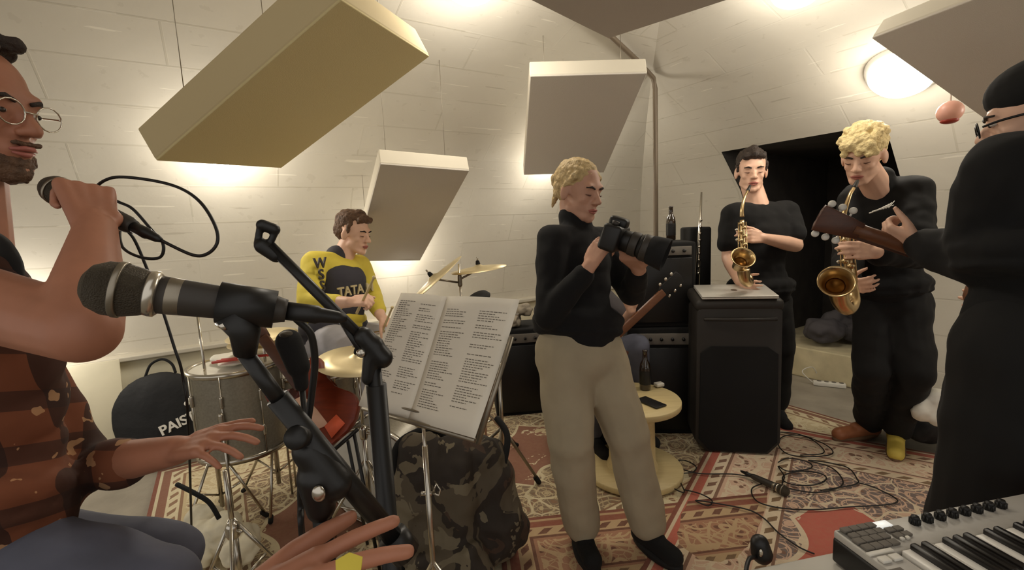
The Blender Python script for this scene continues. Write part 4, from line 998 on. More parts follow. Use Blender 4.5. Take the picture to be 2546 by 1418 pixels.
# --- red brown electric guitar on a stand
gc = P(788, 1005, 1.86); Yg = (P(705, 895, 1.92)-gc).normalized(); Xg = V((.86, .25, .5)); Xg = (Xg-Yg*Xg.dot(Yg)).normalized(); Ng = Xg.cross(Yg).normalized(); Ng = Ng if Ng.y < 0 else -Ng
t = thing('electric_guitar', 'red brown guitar with cut-away body standing among the drum stands', 'guitar', (gc.x, gc.y, 0))
out = [(0, -.19), (.07, -.185), (.13, -.14), (.145, -.08), (.115, -.02), (.10, .03), (.12, .09), (.125, .15), (.10, .175), (.07, .14), (.035, .105), (-.03, .105), (-.07, .14), (-.11, .19), (-.135, .16), (-.125, .08), (-.10, .03), (-.115, -.02), (-.15, -.08), (-.13, -.14), (-.07, -.185)]
out = [(p[0]*.95, p[1]*.92) for p in cr(out+[out[0]], 3)[:-1]]
bm = NBM(); prism(bm, out, .042, basis(Xg, Yg, Xg.cross(Yg), gc), .006); obj('body', bm, 'redwood', t)
sg_ = 1 if Xg.cross(Yg).dot(Ng) > 0 else 0; zf = .043 if sg_ else -.001
Mg = basis(Xg, Yg, Xg.cross(Yg), gc)
bm = NBM(); prism(bm, [(-.09, -.08), (.0, -.11), (.0, -.03), (-.01, .05), (-.05, .06), (-.09, .0)], .003 if sg_ else -.003, Mg @ Matrix.Translation((0, 0, zf))); obj('pickguard', bm, 'skin_b', t)
bm = NBM(); prism(bm, [(-.02, -.16), (.05, -.15), (.045, -.10), (-.015, -.105)], .004 if sg_ else -.004, Mg @ Matrix.Translation((0, 0, zf))); obj('sticker', bm, 'orange', t)
bm = NBM(); box(bm, Mg @ V((0, .22, zf)), (.045, .28, .022), Mg.to_3x3(), .004); obj('neck', bm, 'darkwood', t)
bm = NBM(); prism(bm, [(-.025, 0), (.025, 0), (.035, .09), (-.02, .11)], .014, Mg @ Matrix.Translation((0, .35, zf-.01))); obj('headstock', bm, 'darkwood', t)
t = thing('guitar_stand', 'thin black stand holding up the red brown guitar', 'guitar stand', (gc.x, gc.y, 0)); gb = gc-Yg*.18
for k in (-1, 1):
    bm = NBM(); e = gb+Xg*k*.14; rod(bm, gb+Xg*k*.05-Z*.01, V((e.x, e.y-.06, .035)), .007); obj('leg', bm, 'blackcoat', t)
bm = NBM(); rod(bm, gb-Z*.01-Ng*.05, V((gb.x, gb.y+.16, .035)), .007); rod(bm, gb-Xg*.07-Z*.012, gb+Xg*.07-Z*.012, .008); obj('cradle', bm, 'blackcoat', t)

# --- camouflage bag
bc = P(1132, 1240, 1.88); t = thing('gig_bag', 'bulky camouflage cloth bag standing behind the music stand', 'bag', (bc.x, bc.y, 0))
bm = NBM(); cap(bm, (bc.x-.17, bc.y, .18), (bc.x-.13, bc.y, .50), .145, .095); cap(bm, (bc.x+.14, bc.y+.03, .17), (bc.x+.12, bc.y+.02, .46), .145, .100); cap(bm, (bc.x-.02, bc.y-.02, .16), (bc.x, bc.y, .44), .15, .13); cap(bm, (bc.x-.10, bc.y-.12, .13), (bc.x+.05, bc.y-.13, .13), .10, .10)
obj('bag_body', bm, 'camo', t, mods=[remesh(.010, 3, .07, .11)])
bm = NBM(); curve_tube(bm, [P(985, 1240, 1.82), P(985, 1120, 1.84), P(1040, 1075, 1.88), P(1090, 1070, 1.9), P(1120, 1100, 1.86)], .017); obj('strap', bm, 'blackm', t)
bm = NBM(); curve_tube(bm, [P(1235, 1040, 2.02), P(1262, 1090, 1.94), P(1240, 1200, 1.85), P(1215, 1290, 1.84)], .014); obj('strap', bm, 'blackm', t)
# --- cymbal bag with lettering
cb = P(398, 1030, 2.86); nb_ = V((.30, -.92, .25)).normalized(); Xc = V((0, 0, 1)).cross(nb_).normalized(); Yc = nb_.cross(Xc)
t = thing('cymbal_bag', 'round black nylon cymbal bag with white lettering leaning beside the floor tom', 'bag', (cb.x, cb.y, 0))
bm = NBM(); ell(bm, cb, (.262, .262, .055), Matrix((Xc, Yc, nb_)).transposed(), 28); obj('bag_body', bm, 'bag', t, mods=[remesh(.008, 3, .02, .2)])
bm = NBM(); curve_tube(bm, [cb+Xc*a+Yc*b for a, b in ((-.07, .24), (-.04, .31), (.02, .335), (.07, .30), (.09, .24))], .008); obj('handle', bm, 'blackm', t)
textobj('bag_lettering', 'PAISTE', .082, basis((Xc*.93+Yc*.36), (Yc*.93-Xc*.36), nb_, cb+Xc*.135-Yc*.06+nb_*.068), 'letter', t, .004)
cc_ = cb+Xc*.165+Yc*.045+nb_*.066; bm = NBM(); ell(bm, cc_, (.016, .016, .006), Matrix((Xc, Yc, nb_)).transposed()); ell(bm, cc_+Xc*.015+Yc*.02, (.022, .012, .006), Matrix((Xc, Yc, nb_)).transposed()); obj('bag_emblem', bm, 'letter', t)
# --- white board leaning on the plinth
a, b = G(215, 1180), G(330, 1150); a = P(235, 940, 2.72); t = V((a.x, a.y, 0)); bm = NBM()
Mb = Matrix((LD, LN*.97+Z*.2, -LN*.2+Z*.97)).transposed(); box(bm, V((a.x-.05, a.y-.03, .36)), (.34, .012, .70), Mb, .003); tag(obj('white_board', bm, 'plinth', sharp=True), 'cream board leaning against the plinth behind the singer', 'board')
# --- cream cloth bundle and thin stand
cl = P(565, 1300, 1.98); bm = NBM(); random.seed(11)
for i in range(9): ell(bm, (cl.x+random.uniform(-.17, .15), cl.y+random.uniform(-.08, .08), .09+random.uniform(0, .08)), (.075, .07, .065))
t = thing('cloth_bundle', 'crumpled cream cloth bundle with a black strap on the floor at the lower left', 'cloth', (cl.x, cl.y, 0)); obj('cloth', bm, 'creamcloth', t, mods=[remesh(.007, 3, .04, .06)])
bm = NBM(); curve_tube(bm, [P(440, 1205, 1.90), P(480, 1225, 1.86), P(520, 1250, 1.84), P(545, 1290, 1.82)], .009); obj('strap', bm, 'blackm', t)
sp1 = P(492, 790, 2.15); stand('thin chrome stand beside the cymbal bag', sp1.x, sp1.y, P(490, 775, 2.15).z, .20, .0085, 'thin_stand', .1)
sp2 = P(560, 1170, 1.62); stand('short chrome tripod stand before the cream cloth bundle', sp2.x, sp2.y, sp2.z, .20, .012, 'tripod_stand', .9)

# --- black loudspeaker with laptop
sb = G(1832, 1128, .028); fwd = V((-.20, -.98, 0)).normalized(); rt_ = V((0, 0, 1)).cross(fwd).normalized(); rt_ = rt_ if rt_.x > 0 else -rt_
t = thing('loudspeaker', 'tall black loudspeaker standing at the centre right with a laptop on top', 'loudspeaker', (sb.x, sb.y, .03))
Ms = basis(rt_, Z, rt_.cross(Z), V((sb.x, sb.y, .03)))
out = [(-.17, 0), (.17, 0), (.232, .07), (.225, .84), (.20, .875), (-.20, .875), (-.225, .84), (-.232, .07)]
sgn = -1 if (rt_.cross(Z)).dot(fwd) > 0 else 1
bm = NBM(); prism(bm, out, .30*sgn, Ms, .012); bmesh.ops.recalc_face_normals(bm, faces=bm.faces); obj('cabinet', bm, 'charcoal', t, sharp=True)
out = [(-.155, .015), (.155, .015), (.212, .08), (.205, .60), (.15, .64), (-.15, .64), (-.205, .60), (-.212, .08)]
bm = NBM(); prism(bm, out, -.014*sgn, Ms @ Matrix.Translation((0, 0, .003*sgn)), .004); bmesh.ops.recalc_face_normals(bm, faces=bm.faces); obj('grille', bm, 'blackm', t, sharp=True)
hx_ = V((sb.x, sb.y, .03))-fwd*.15
Mt = Matrix.Rotation(math.radians(7), 3, rt_); Mt = Mt if (Mt @ (-fwd)).z > 0 else Matrix.Rotation(math.radians(-7), 3, rt_)
Ml_ = Mt @ Matrix((rt_, -fwd, Z)).transposed(); un = Ml_ @ V((0, 0, 1))
hc_ = hx_+Z*.890
bm = NBM(); box(bm, hc_, (.47, .31, .075), Ml_, .03, 3); obj('top_housing', bm, 'charcoal', t)
bm = NBM(); tube(bm, [hx_+fwd*(.165+.012*(1-abs(a)/.19))+rt_*a+Z*(.80) for a in (-.19, -.1, 0, .1, .19)], .010); obj('handle', bm, 'charcoal', t)
lp = hc_+un*.0385+fwd*.02
t = thing('laptop', 'closed silver laptop lying on top of the black loudspeaker', 'laptop', lp); bm = NBM(); box(bm, lp+un*.005, (.40, .265, .010), Ml_, .004); obj('base', bm, 'laptop', t)
bm = NBM(); box(bm, lp+un*.0145, (.40, .265, .007), Ml_, .003); l_ = obj('lid', bm, 'laptop', t)
bm = NBM(); ell(bm, lp+un*.0181, (.018, .020, .0012), Ml_); obj('round_emblem', bm, 'steel', l_)
# --- cabinets in the corner
def cabinet(label, c, w, dpt, h, z0=0.0, yaw=.35, grille=True, name='amplifier'):
    c = V(c); t = thing(name, label, 'amplifier' if name == 'amplifier' else 'case', (c.x, c.y, z0)); R = Euler((0, 0, yaw)).to_matrix()
    bm = NBM(); box(bm, (c.x, c.y, z0+h/2), (w, dpt, h), R, .015, 3); obj('cabinet', bm, 'blackm', t, sharp=True)
    if grille:
        f = R @ V((0, -1, 0)); x = R @ V((1, 0, 0)); fc = V((c.x, c.y, z0+h/2))+f*(dpt/2)
        bm = NBM(); box(bm, fc+f*.004-Z*h*.06, (w*.88, .010, h*.76), R, .004); obj('grille', bm, 'black', t)
        bm = NBM(); box(bm, fc+f*.006+Z*h*.40, (w*.86, .012, h*.10), R, .003); p_ = obj('control_strip', bm, 'pad', t)
        for k in (-.32, -.16, 0, .16, .32): bm = NBM(); rod(bm, fc+f*.010+Z*h*.40+x*w*k, fc+f*.026+Z*h*.40+x*w*k, .010, 12); obj('knob', bm, 'black', p_)
    return t
c1_ = P(1632, 800, 3.12); cabinet('large black speaker cabinet on the floor behind the seated guitarist', c1_, .42, .36, .72, yaw=-.15); cabinet('black amplifier stacked on the large cabinet below the brown pipe', c1_, .42, .34, .54, .72, yaw=-.12)
bt = P(1668, 600, 3.12); bz = 1.262
def bottle(label, x, y, z, h=.235):
    t = thing('bottle', label, 'bottle', (x, y, z)); bm = NBM(); lathe(bm, [(0, 0), (.029, 0), (.031, .004), (.031, h*.55), (.026, h*.66), (.014, h*.76), (.013, h*.95), (.0145, h*.96), (.0145, h), (0, h)], Matrix.Translation((x, y, z)), 24); obj('glass', bm, 'glass_brown', t)
    bm = NBM(); lathe(bm, [(.0314, h*.14), (.0316, h*.15), (.0316, h*.48), (.0314, h*.49)], Matrix.Translation((x, y, z)), 24); obj('bottle_label', bm, 'black', t); return t
bottle('dark beer bottle standing on the black amplifier beside the brown pipe', bt.x, bt.y, bz+.002, .225)
ck = P(1728, 700, 3.34); cabinet('narrow upright black instrument case right of the amplifier stack', ck, .15, .20, 1.34, 0, 0, False, 'instrument_case')
cf = P(1300, 890, 3.55); cabinet('black amplifier on the floor between the song sheets and the woman', cf, .46, .34, .66, yaw=.1)
bm = NBM(); random.seed(5)
for i in range(9): ell(bm, (cf.x-.14+random.uniform(-.10, .18), cf.y-.05+random.uniform(-.05, .05), .70+random.uniform(0, .08)), (.06, .05, .045))
tag(obj('scarf', bm, 'greycloth', mods=[remesh(.008, 3, .05, .05)]), 'crumpled grey cloth lying on the black amplifier beside the song sheets', 'cloth')
# silver metal clarinet shape on its peg
a = P(1744, 478, 3.12); b = P(1733, 712, 3.12); t = thing('flute', 'slim silver wind instrument upright beside the narrow black case', 'flute', (b.x, b.y, 0))
bm = NBM(); rod(bm, a, b, .006, 12, .016); obj('tube', bm, 'silver', t)
for i in range(9):
    bm = NBM(); c_ = a.lerp(b, .30+.07*i)+V((-.003, -.016, 0)); rod(bm, c_, c_+V((0, -.007, 0)), .009, 10); obj('key', bm, 'silver', t)
bm = NBM(); lathe(bm, [(0, 0), (.07, 0), (.07, .02), (.012, .04), (.010, b.z+.02), (0, b.z+.02)], Matrix.Translation((b.x, b.y, 0))); obj('peg_stand', bm, 'black', t)
cs = P(1748, 640, 3.22); bm = NBM(); box(bm, (cs.x, cs.y+.06, .50), (.09, .12, 1.0), None, .02); tag(obj('soft_case', bm, 'bag'), 'black soft case standing behind the slim silver wind instrument', 'case')
# --- cable-spool table
sp3 = G(1572, 1182); t = thing('spool_table', 'round wooden cable-spool table behind the legs of the woman', 'table', (sp3.x, sp3.y, FZ))
for nme, z0, r_ in (('top_disc', .415, .255), ('bottom_disc', FZ, .265)):
    bm = NBM(); lathe(bm, [(0, 0), (r_, 0), (r_+.003, .004), (r_+.003, .028), (r_, .032), (0, .032)], Matrix.Translation((sp3.x, sp3.y, z0)), 56); obj(nme, bm, 'plywood', t)
bm = NBM(); lathe(bm, [(.14, .06), (.125, .10), (.12, .38), (.14, .415)], Matrix.Translation((sp3.x, sp3.y, 0)), 36); obj('drum_core', bm, 'plywood', t)
tz = .449
p = G(1604, 968, tz); bottle('dark bottle standing on the round spool table', p.x, p.y, tz, .23)
p = G(1618, 1003, tz); bm = NBM(); box(bm, (p.x, p.y, tz+.005), (.075, .15, .008), Euler((0, 0, .5)).to_matrix(), .003); tag(obj('phone', bm, 'black'), 'black phone lying on the round spool table', 'phone')
p = G(1640, 958, tz); bm = NBM(); box(bm, (p.x-.01, p.y-.02, tz+.012), (.05, .04, .022), Euler((0, 0, .3)).to_matrix(), .006); tag(obj('cigarette_pack', bm, 'white'), 'small white packet beside the bottle on the round spool table', 'packet')

# ---------------------------------------------------------------- saxophones
def sax(label, pts, bell, bdir, sc, mouth, neck, m='brass', group=None):
    t = thing('saxophone', label, 'saxophone', pts[0])
    bm = NBM(); curve_tube(bm, [(*mouth, .006*sc), (*neck[0], .008*sc), (*neck[1], .010*sc), (*pts[0], .012*sc)], 0, 6) if 0 else None
    pr = cr([(*mouth, .0055), (*mouth.lerp(neck[0], .5), .007), (*neck[0], .0075), (*neck[1], .010), (*(pts[0]+Z*.02), .0125)], 6); tube(bm, [q_[:3] for q_ in pr], [q_[3]*sc for q_ in pr], 14); obj('neck', bm, 'silver' if m != 'brass' else 'brass', t)
    bm = NBM(); cap(bm, mouth-(neck[0]-mouth).normalized()*.01, mouth.lerp(neck[0], .35), .0065*sc, .010*sc); obj('mouthpiece', bm, 'black', t)
    n_ = len(pts); r0, r1 = .013*sc, .034*sc
    pr = cr([(*p_, r0+(r1-r0)*i/(n_-1)) for i, p_ in enumerate(pts)], 6)
    bm = NBM(); tube(bm, [q_[:3] for q_ in pr], [q_[3] for q_ in pr], 20); obj('body_tube', bm, m, t)
    X, Y, N_ = frame(V(bdir)); bm = NBM(); b0 = V(bell)
    lathe(bm, [(.030*sc, -.10*sc), (.034*sc, -.06*sc), (.042*sc, -.025*sc), (.058*sc, -.004*sc), (.064*sc, .0), (.062*sc, .003), (.055*sc, -.004*sc), (.038*sc, -.03*sc), (.028*sc, -.07*sc), (0, -.075*sc)], basis(X, Y, N_, b0), 40); be = obj('bell', bm, m, t)
    bm = NBM(); lathe(bm, [(0, -.060*sc), (.029*sc, -.058*sc), (.032*sc, -.050*sc)], basis(X, Y, N_, b0), 30); obj('bell_throat', bm, 'brassd', be)
    ax = (pts[1]-pts[0]).normalized(); vw = (EYE-pts[0]); vw = (vw-ax*vw.dot(ax)).normalized(); sd = ax.cross(vw)
    L = (pts[2]-pts[0]).length
    for i in range(11):
        c_ = pts[0]+ax*(L*(.08+.085*i))+vw*(.018+.0012*i)*sc+sd*.010*((-1)**i)*sc; bm = NBM(); rod(bm, c_, c_+vw*.008*sc, (.009+.0006*i)*sc, 14); obj('key_cup', bm, m, t)
    for k in (-1, 1):
        bm = NBM(); rod(bm, pts[0]+ax*L*.05+vw*.016*sc+sd*k*.020*sc, pts[0]+ax*L*.95+vw*.028*sc+sd*k*.026*sc, .0028*sc, 8); obj('key_rod', bm, m, t)
    for i in range(4):
        c_ = pts[0]+ax*L*(.2+.2*i)+sd*.030*sc+vw*.02*sc; bm = NBM(); ell(bm, c_, (.010*sc, .006*sc, .008*sc)); obj('side_key', bm, 'silver', t)
    return t
s1 = [P(1845, 548, 2.72), P(1847, 620, 2.70), P(1852, 672, 2.68), P(1862, 694, 2.66), P(1861, 703, 2.63), P(1852, 694, 2.60), P(1848, 670, 2.585)]
sax('brass saxophone played by the dark-haired man behind the loudspeaker', s1, P(1848, 640, 2.50), (-.10, -.80, .60), 1.0, P(1864, 464, 2.80), (P(1851, 492, 2.74), P(1845, 520, 2.72)))
s2 = [P(2104, 560, 2.12), P(2108, 640, 2.12), P(2118, 710, 2.12), P(2122, 748, 2.10), P(2108, 768, 2.07), P(2090, 750, 2.05), P(2084, 725, 2.03)]
sax('golden saxophone held low by the blond man', s2, P(2080, 700, 1.98), (-.45, -.75, .45), 1.12, P(2130, 454, 2.16), (P(2112, 488, 2.12), P(2098, 535, 2.11)))

# ---------------------------------------------------------------- acoustic guitar of the man at the right
h0 = P(2034, 540, 1.46); h1_ = P(2112, 566, 1.44); n1_ = P(2300, 628, 1.39); gb = P(2520, 710, 1.36)
t = thing('acoustic_guitar', 'brown guitar whose headstock with pale tuners points left before the blond man', 'guitar', gb)
ax = (h0-n1_).normalized(); fn = V((.25, .95, .2)); fn = (fn-ax*fn.dot(ax)).normalized(); wd = ax.cross(fn).normalized()
Mh = basis(ax, wd, ax.cross(wd), h1_)
bm = NBM(); L = (h0-h1_).length; prism(bm, [(-.03, -.024), (0, -.030), (L, -.042), (L*1.04, -.020), (L*1.0, 0), (L*1.04, .020), (L, .042), (0, .030), (-.03, .024)], .018, Mh, .003); obj('headstock', bm, 'darkwood', t)
for k in (-1, 1):
    for i in range(3):
        c_ = h1_+ax*L*(.16+.33*i)+wd*k*.046; bm = NBM(); rod(bm, c_-wd*k*.022, c_, .003, 8); ell(bm, c_+wd*k*.004, (.012, .009, .011), None, 12); obj('tuner', bm, 'letter' if 1 else 'silver', t)
bm = NBM(); tube(bm, [h1_-ax*.01, h1_-ax*.06, n1_, gb.lerp(n1_, .4)], [.022, .020, .023, .027], 14); obj('neck', bm, 'neckwood', t)
bm = NBM(); box(bm, (h1_+gb)/2+fn*.018, ((h1_-gb).length*.9, .050, .008), Matrix((ax, wd, ax.cross(wd))).transposed(), .002); obj('fretboard', bm, 'darkwood', t)
out = [(.20, 0), (.19, .08), (.12, .13), (.05, .12), (-.02, .115), (-.10, .16), (-.18, .175), (-.25, .12), (-.27, 0)]; out = out + [(x, -y) for x, y in reversed(out[1:-1])]
bm = NBM(); prism(bm, cr(out+[out[0]], 3)[:-1], .09, basis(ax, wd, ax.cross(wd), gb-ax*.12-ax.cross(wd)*.045), .006); obj('body', bm, 'neckwood', t)

# ---------------------------------------------------------------- camera in the woman's hands
cb_ = P(1527, 590, 1.545); lx = (P(1620, 622, 1.50)-P(1545, 596, 1.54)).normalized(); X = lx.cross(Z).normalized(); U = X.cross(lx)
t = thing('photo_camera', 'black camera with a long zoom lens held up by the blond woman', 'camera', cb_); Mc = Matrix((X, lx, U)).transposed()
bm = NBM(); box(bm, cb_, (.135, .062, .088), Mc, .012, 3); obj('camera_body', bm, 'black', t)
bm = NBM(); box(bm, cb_+U*.052, (.055, .062, .034), Mc, .012, 3); obj('viewfinder_hump', bm, 'black', t)
bm = NBM(); rod(bm, cb_+U*.044+X*.045, cb_+U*.056+X*.045, .012, 20); obj('mode_dial', bm, 'micbody', t)
def ring(r0, r1, a, b, mm, nme):
    bm = NBM(); Xx, Yy, Nn = frame(lx); lathe(bm, [(0, a), (r0, a), (r0+.001, a+.003), (r1+.001, b-.003), (r1, b), (0, b)], basis(Xx, Yy, Nn, cb_), 36); obj(nme, bm, mm, t)
ring(.034, .036, .028, .058, 'black', 'lens_mount'); ring(.039, .040, .058, .085, 'micbody', 'zoom_ring'); ring(.036, .042, .085, .10, 'black', 'lens_barrel'); ring(.044, .044, .10, .122, 'micbody', 'focus_ring')
bm = NBM(); Xx, Yy, Nn = frame(lx); lathe(bm, [(.043, .120), (.047, .125), (.054, .178), (.050, .178), (.042, .130), (0, .128)], basis(Xx, Yy, Nn, cb_), 36); obj('lens_hood', bm, 'blackm', t)

# ---------------------------------------------------------------- keyboard and white table
kz = .80; K0 = G(2069, 1318, kz); K1 = G(2546, 1226, kz); e = (K1-K0).normalized(); g = V((e.y, -e.x, 0)); g = g if g.y < 0 else -g
Kk = G(2240, 1376, kz); u0 = (Kk-K0).dot(e); v0 = (Kk-K0).dot(g); NW = 29; ww = .0232; LW = u0+NW*ww+.02; DP = v0+.148
Mk = Matrix((e, -g, Z)).transposed()
def KP(u, v, z=0): return K0+e*u+g*v+Z*z
t = thing('midi_keyboard', 'silver and black keyboard with eight knobs at the lower right corner', 'keyboard', KP(LW/2, DP/2, -.06))
bm = NBM(); box(bm, KP(LW/2, DP/2, -.038), (LW, DP, .05), Mk, .006, 3); obj('case', bm, 'black', t, sharp=True)
bm = NBM(); box(bm, KP(LW/2, (v0-.004)/2, -.007), (LW-.004, v0-.006, .014), Mk, .003); box(bm, KP((u0-.003)/2, DP/2, -.007), (u0-.005, DP-.004, .014), Mk, .003); obj('control_panel', bm, 'kbsilver', t, sharp=True)
wk0 = None
for i in range(NW):
    if i == 0:
        bm = NBM(); box(bm, KP(u0+ww/2, v0+.071, -.002), (ww-.0012, .140, .016), Mk, .0015); wk0 = obj('white_key', bm, 'kbwhite', t)
    else:
        o = wk0.copy(); C.objects.link(o); o.parent = t; o.location = wk0.location+e*ww*i
bk0 = None
for i in range(NW-1):
    if i % 7 in (2, 6): continue
    if bk0 is None:
        bm = NBM(); box(bm, KP(u0+ww*(i+1), v0+.045, .008), (.0125, .090, .016), Mk, .003); bk0 = obj('black_key', bm, 'kbblack', t); bi = i
    else:
        o = bk0.copy(); C.objects.link(o); o.parent = t; o.location = bk0.location+e*ww*(i-bi)
kn0 = None
ka, kb = G(2274, 1303, kz), G(2488, 1262, kz)
for i in range(8):
    p = ka.lerp(kb, i/7)
    if kn0 is None:
        bm = NBM(); lathe(bm, [(0, 0), (.0075, 0), (.0080, .002), (.0066, .014), (.0060, .016), (0, .016)], Matrix.Translation(p), 20)
        for a in range(8): box(bm, p+V((.0073*math.cos(a*PI/4), .0073*math.sin(a*PI/4), .006)), (.003, .003, .011)); 
        kn0 = obj('knob', bm, 'black', t); kp0 = p
    else: o = kn0.copy(); C.objects.link(o); o.parent = t; o.location = kn0.location+(p-kp0)
def loc(x, y): q_ = G(x, y, kz)-K0; return q_.dot(e), q_.dot(g)
def pads(x0, y0, nu, nv, du, dv, su, sv, mm='pad', nme='pad', zz=.003):
    u, v = loc(x0, y0)
    for i in range(nu):
        for jv in range(nv): bm = NBM(); box(bm, KP(u+du*i, v+dv*jv, zz), (su, sv, .005), Mk, .001); obj(nme, bm, mm, t)
pads(2103, 1322, 4, 2, .0185, .017, .017, .0125); pads(2135, 1350, 4, 2, .0185, .017, .017, .0135); pads(2212, 1322, 2, 2, .018, .016, .016, .0115)
pads(2192, 1307, 1, 1, 1, 1, .034, .017, 'lcd', 'display', .001)
pads(2199, 1396, 2, 1, .023, .018, .018, .013, 'letter', 'button'); pads(2243, 1344, 2, 1, .012, .01, .007, .006, 'letter', 'button')
u, v = loc(2188, 1376); bm = NBM(); box(bm, KP(u, v, .002), (.052, .008, .004), Mk, .001); obj('touch_strip', bm, 'letter', t)
u, v = loc(2240, 1410); bm = NBM(); box(bm, KP(u-.03, v+.02, .001), (.05, .035, .004), Mk, .001); obj('wheel_recess', bm, 'pad', t)
tz = .735; T0 = G(1880, 1411, tz); t = thing('table', 'white table top under the keyboard at the lower right', 'table', (K0.x+.3, K0.y-.2, 0)); 
Tc = T0+e*.55+g*.32; bm = NBM(); box(bm, Tc-Z*.014, (1.5, .64, .026), Mk, .004); obj('table_top', bm, 'tablewhite', t)
for a, b in ((-.7, -.27), (.7, -.27), (-.7, .27), (.7, .27)):
    c_ = Tc+e*a+g*b; bm = NBM(); rod(bm, (c_.x, c_.y, .03), (c_.x, c_.y, tz-.028), .016); obj('leg', bm, 'steel', t)
p = P(1884, 1362, .92); q_ = V((T0.x-.02, T0.y-.07, tz)); t = thing('clip_microphone', 'small black gooseneck microphone at the edge of the white table', 'microphone', q_)
bm = NBM(); cap(bm, p+RT*.004+UP*.008, p-UP*.012+RT*.008, .017, .020); obj('head', bm, 'black', t)
bm = NBM(); curve_tube(bm, [p-UP*.02, P(1862, 1392, .88), P(1858, 1440, .84), q_], .004); obj('stem', bm, 'black', t)
bm = NBM(); rod(bm, q_, q_+Z*.01, .02, 16); obj('base', bm, 'black', t)
bm = NBM(); ell(bm, P(1892, 1376, .90), (.004, .003, .008)); obj('indicator', bm, 'silver', t)

# ---------------------------------------------------------------- cables and microphone on the rug
def gc_(*pts, z=.040): return [G(x, y, z) for x, y in pts]
g_ = 'loose cables lying on the red rug'
def ringpts(cx, cy, rx, ry, n=14, a0=0, turns=1.0): return [(cx+rx*math.cos(a0+2*PI*turns*i/n), cy+ry*math.sin(a0+2*PI*turns*i/n)) for i in range(n+1)]
cable('black cable coil on the rug just behind the right foot of the loudspeaker', gc_((1940, 1075), (1985, 1080), (2050, 1105), (2070, 1128), (2020, 1136), (1960, 1130), (1935, 1105), (1950, 1085), (2000, 1085), (2040, 1110), (2045, 1128), (1990, 1132)), group=g_)
cable('black cable in wide loops on the rug in front of the loudspeaker', gc_((1935, 1150), (1960, 1140), (2010, 1150), (2015, 1165), (1960, 1172), (1935, 1160), (1950, 1185), (1950, 1210), (2030, 1225), (2095, 1205), (2070, 1165), (2010, 1145), (2100, 1160), (2130, 1190), (2125, 1205), (2040, 1220)), group=g_)
cable('black cable ringed round the pale patch of the rug beside the floor microphone', gc_(*ringpts(2000, 1190, 55, 18, 14, .3, 1.8)), group=g_)
cable('black cable crossing from the spool table to the floor microphone', gc_((1670, 1150), (1700, 1145), (1730, 1160), (1720, 1175), (1675, 1178), (1655, 1185), (1660, 1205), (1700, 1225), (1690, 1195), (1680, 1165), (1740, 1178), (1830, 1180), (1900, 1195)), group=g_)
cable('long black cable snaking over the rug border towards the white table', gc_((1700, 1218), (1740, 1228), (1770, 1245), (1760, 1258), (1730, 1245), (1780, 1252), (1860, 1268), (1900, 1290), (1935, 1325), (1985, 1360), (2025, 1378)), group=g_)
cable('thin black cable wandering over the red field of the rug', gc_((2130, 1200), (2180, 1215), (2230, 1250), (2100, 1262), (2010, 1268), (1930, 1262), (1880, 1245), (1870, 1215), (1905, 1200)), group=g_)
a, b = G(1878, 1188, .052), G(1962, 1226, .052); mic('microphone', 'black microphone lying on the rug among the cables', b, a, L=.19)

# ---------------------------------------------------------------- bits along the horn side
bm = NBM(); random.seed(4); q_ = RP(1.95, -.35, .26)
for i in range(9): ell(bm, (q_.x+random.uniform(-.25, .2), q_.y+random.uniform(-.12, .12), .36+random.uniform(0, .10)), (.14, .11, .09))
tag(obj('coats', bm, 'greytee', mods=[remesh(.012, 3, .08, .12)]), 'dark heap of coats lying on the stone ledge of the dark recess', 'coats')
ps = G(2062, 955, .022); t = thing('power_strip', 'white power strip on the concrete floor left of the blond saxophonist', 'power strip', (ps.x, ps.y, 0)); bm = NBM(); R = Euler((0, 0, -.5)).to_matrix(); box(bm, (ps.x, ps.y, .020), (.22, .05, .036), R, .006); obj('housing', bm, 'white', t)
for k in (-.07, -.02, .03, .08): bm = NBM(); c_ = R @ V((k, 0, 0)); rod(bm, V((ps.x, ps.y, .037))+c_, V((ps.x, ps.y, .041))+c_, .016, 16); obj('socket', bm, 'pad', t)
cable('white cable curling up from the power strip', [V((ps.x-.10, ps.y+.05, .02)), V((ps.x-.16, ps.y+.10, .10)), V((ps.x-.05, ps.y+.14, .12)), V((ps.x+.02, ps.y+.16, .02))], .004, 'white')
bg = G(2300, 1115, 0); bm = NBM(); random.seed(8)
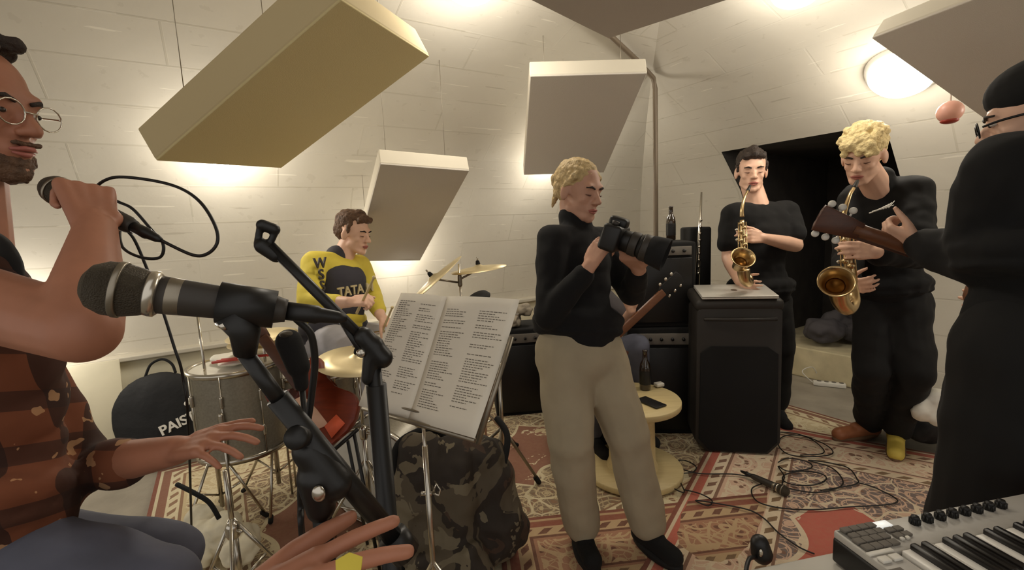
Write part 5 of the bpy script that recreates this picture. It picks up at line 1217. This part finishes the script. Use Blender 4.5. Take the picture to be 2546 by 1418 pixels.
for i in range(8): ell(bm, (bg.x+random.uniform(-.12, .2), bg.y+random.uniform(-.05, .15), .12+random.uniform(0, .18)), (.12, .10, .11))
tag(obj('backpack', bm, 'bag', mods=[remesh(.012, 3, .06, .12)]), 'black backpack slumped on the floor between the blond man and the guitarist', 'backpack')
bm = NBM(); w_ = P(2325, 1015, 2.45)
for i in range(5): ell(bm, (w_.x+random.uniform(-.06, .10), w_.y+random.uniform(-.03, .03), w_.z+random.uniform(-.05, .05)), (.07, .05, .06))
tag(obj('white_cloth', bm, 'skinhead', mods=[remesh(.008, 3, .03, .06)]), 'bundle of white cloth lying on the black backpack', 'cloth')

# ---------------------------------------------------------------- guitar of the half hidden seated man
gb = (jp['HR']+jp['HL'])/2 + V((.02, -.22, .13)); hd = P(1655, 718, 2.72); ax = (hd-gb).normalized(); fn = V((.35, -.93, .15)); fn = (fn-ax*fn.dot(ax)).normalized(); wd = fn.cross(ax).normalized()
Mg = basis(ax, wd, fn, gb-fn*.03); t = thing('electric_guitar', 'dark guitar on the lap of the seated man, its tuners glinting right of the woman', 'guitar', gb)
out = [(.16, -.06), (.20, -.13), (.13, -.15), (.05, -.12), (-.06, -.14), (-.16, -.13), (-.20, 0), (-.16, .13), (-.06, .14), (.05, .12), (.13, .15), (.20, .13), (.16, .06)]
bm = NBM(); prism(bm, cr(out+[out[0]], 3)[:-1], .04, Mg, .006); obj('body', bm, 'darkwood', t)
L = (hd-gb).length; bm = NBM(); box(bm, gb+ax*(L*.5+.03)+fn*.012, (L*.82, .045, .022), Matrix((ax, wd, fn)).transposed(), .004); obj('neck', bm, 'neckwood', t)
bm = NBM(); prism(bm, [(0, -.022), (.02, -.036), (.15, -.040), (.16, 0), (.15, .040), (.02, .036), (0, .022)], .014, basis(ax, wd, fn, gb+ax*L*.93), .002); obj('headstock', bm, 'black', t)
for k in (-1, 1):
    for i in range(3):
        c_ = gb+ax*(L*.93+.03+.045*i)+wd*k*.046+fn*.008; bm = NBM(); ell(bm, c_, (.009, .009, .012), None, 10); rod(bm, c_, c_-wd*k*.022, .003, 6); obj('tuner', bm, 'silver', t)
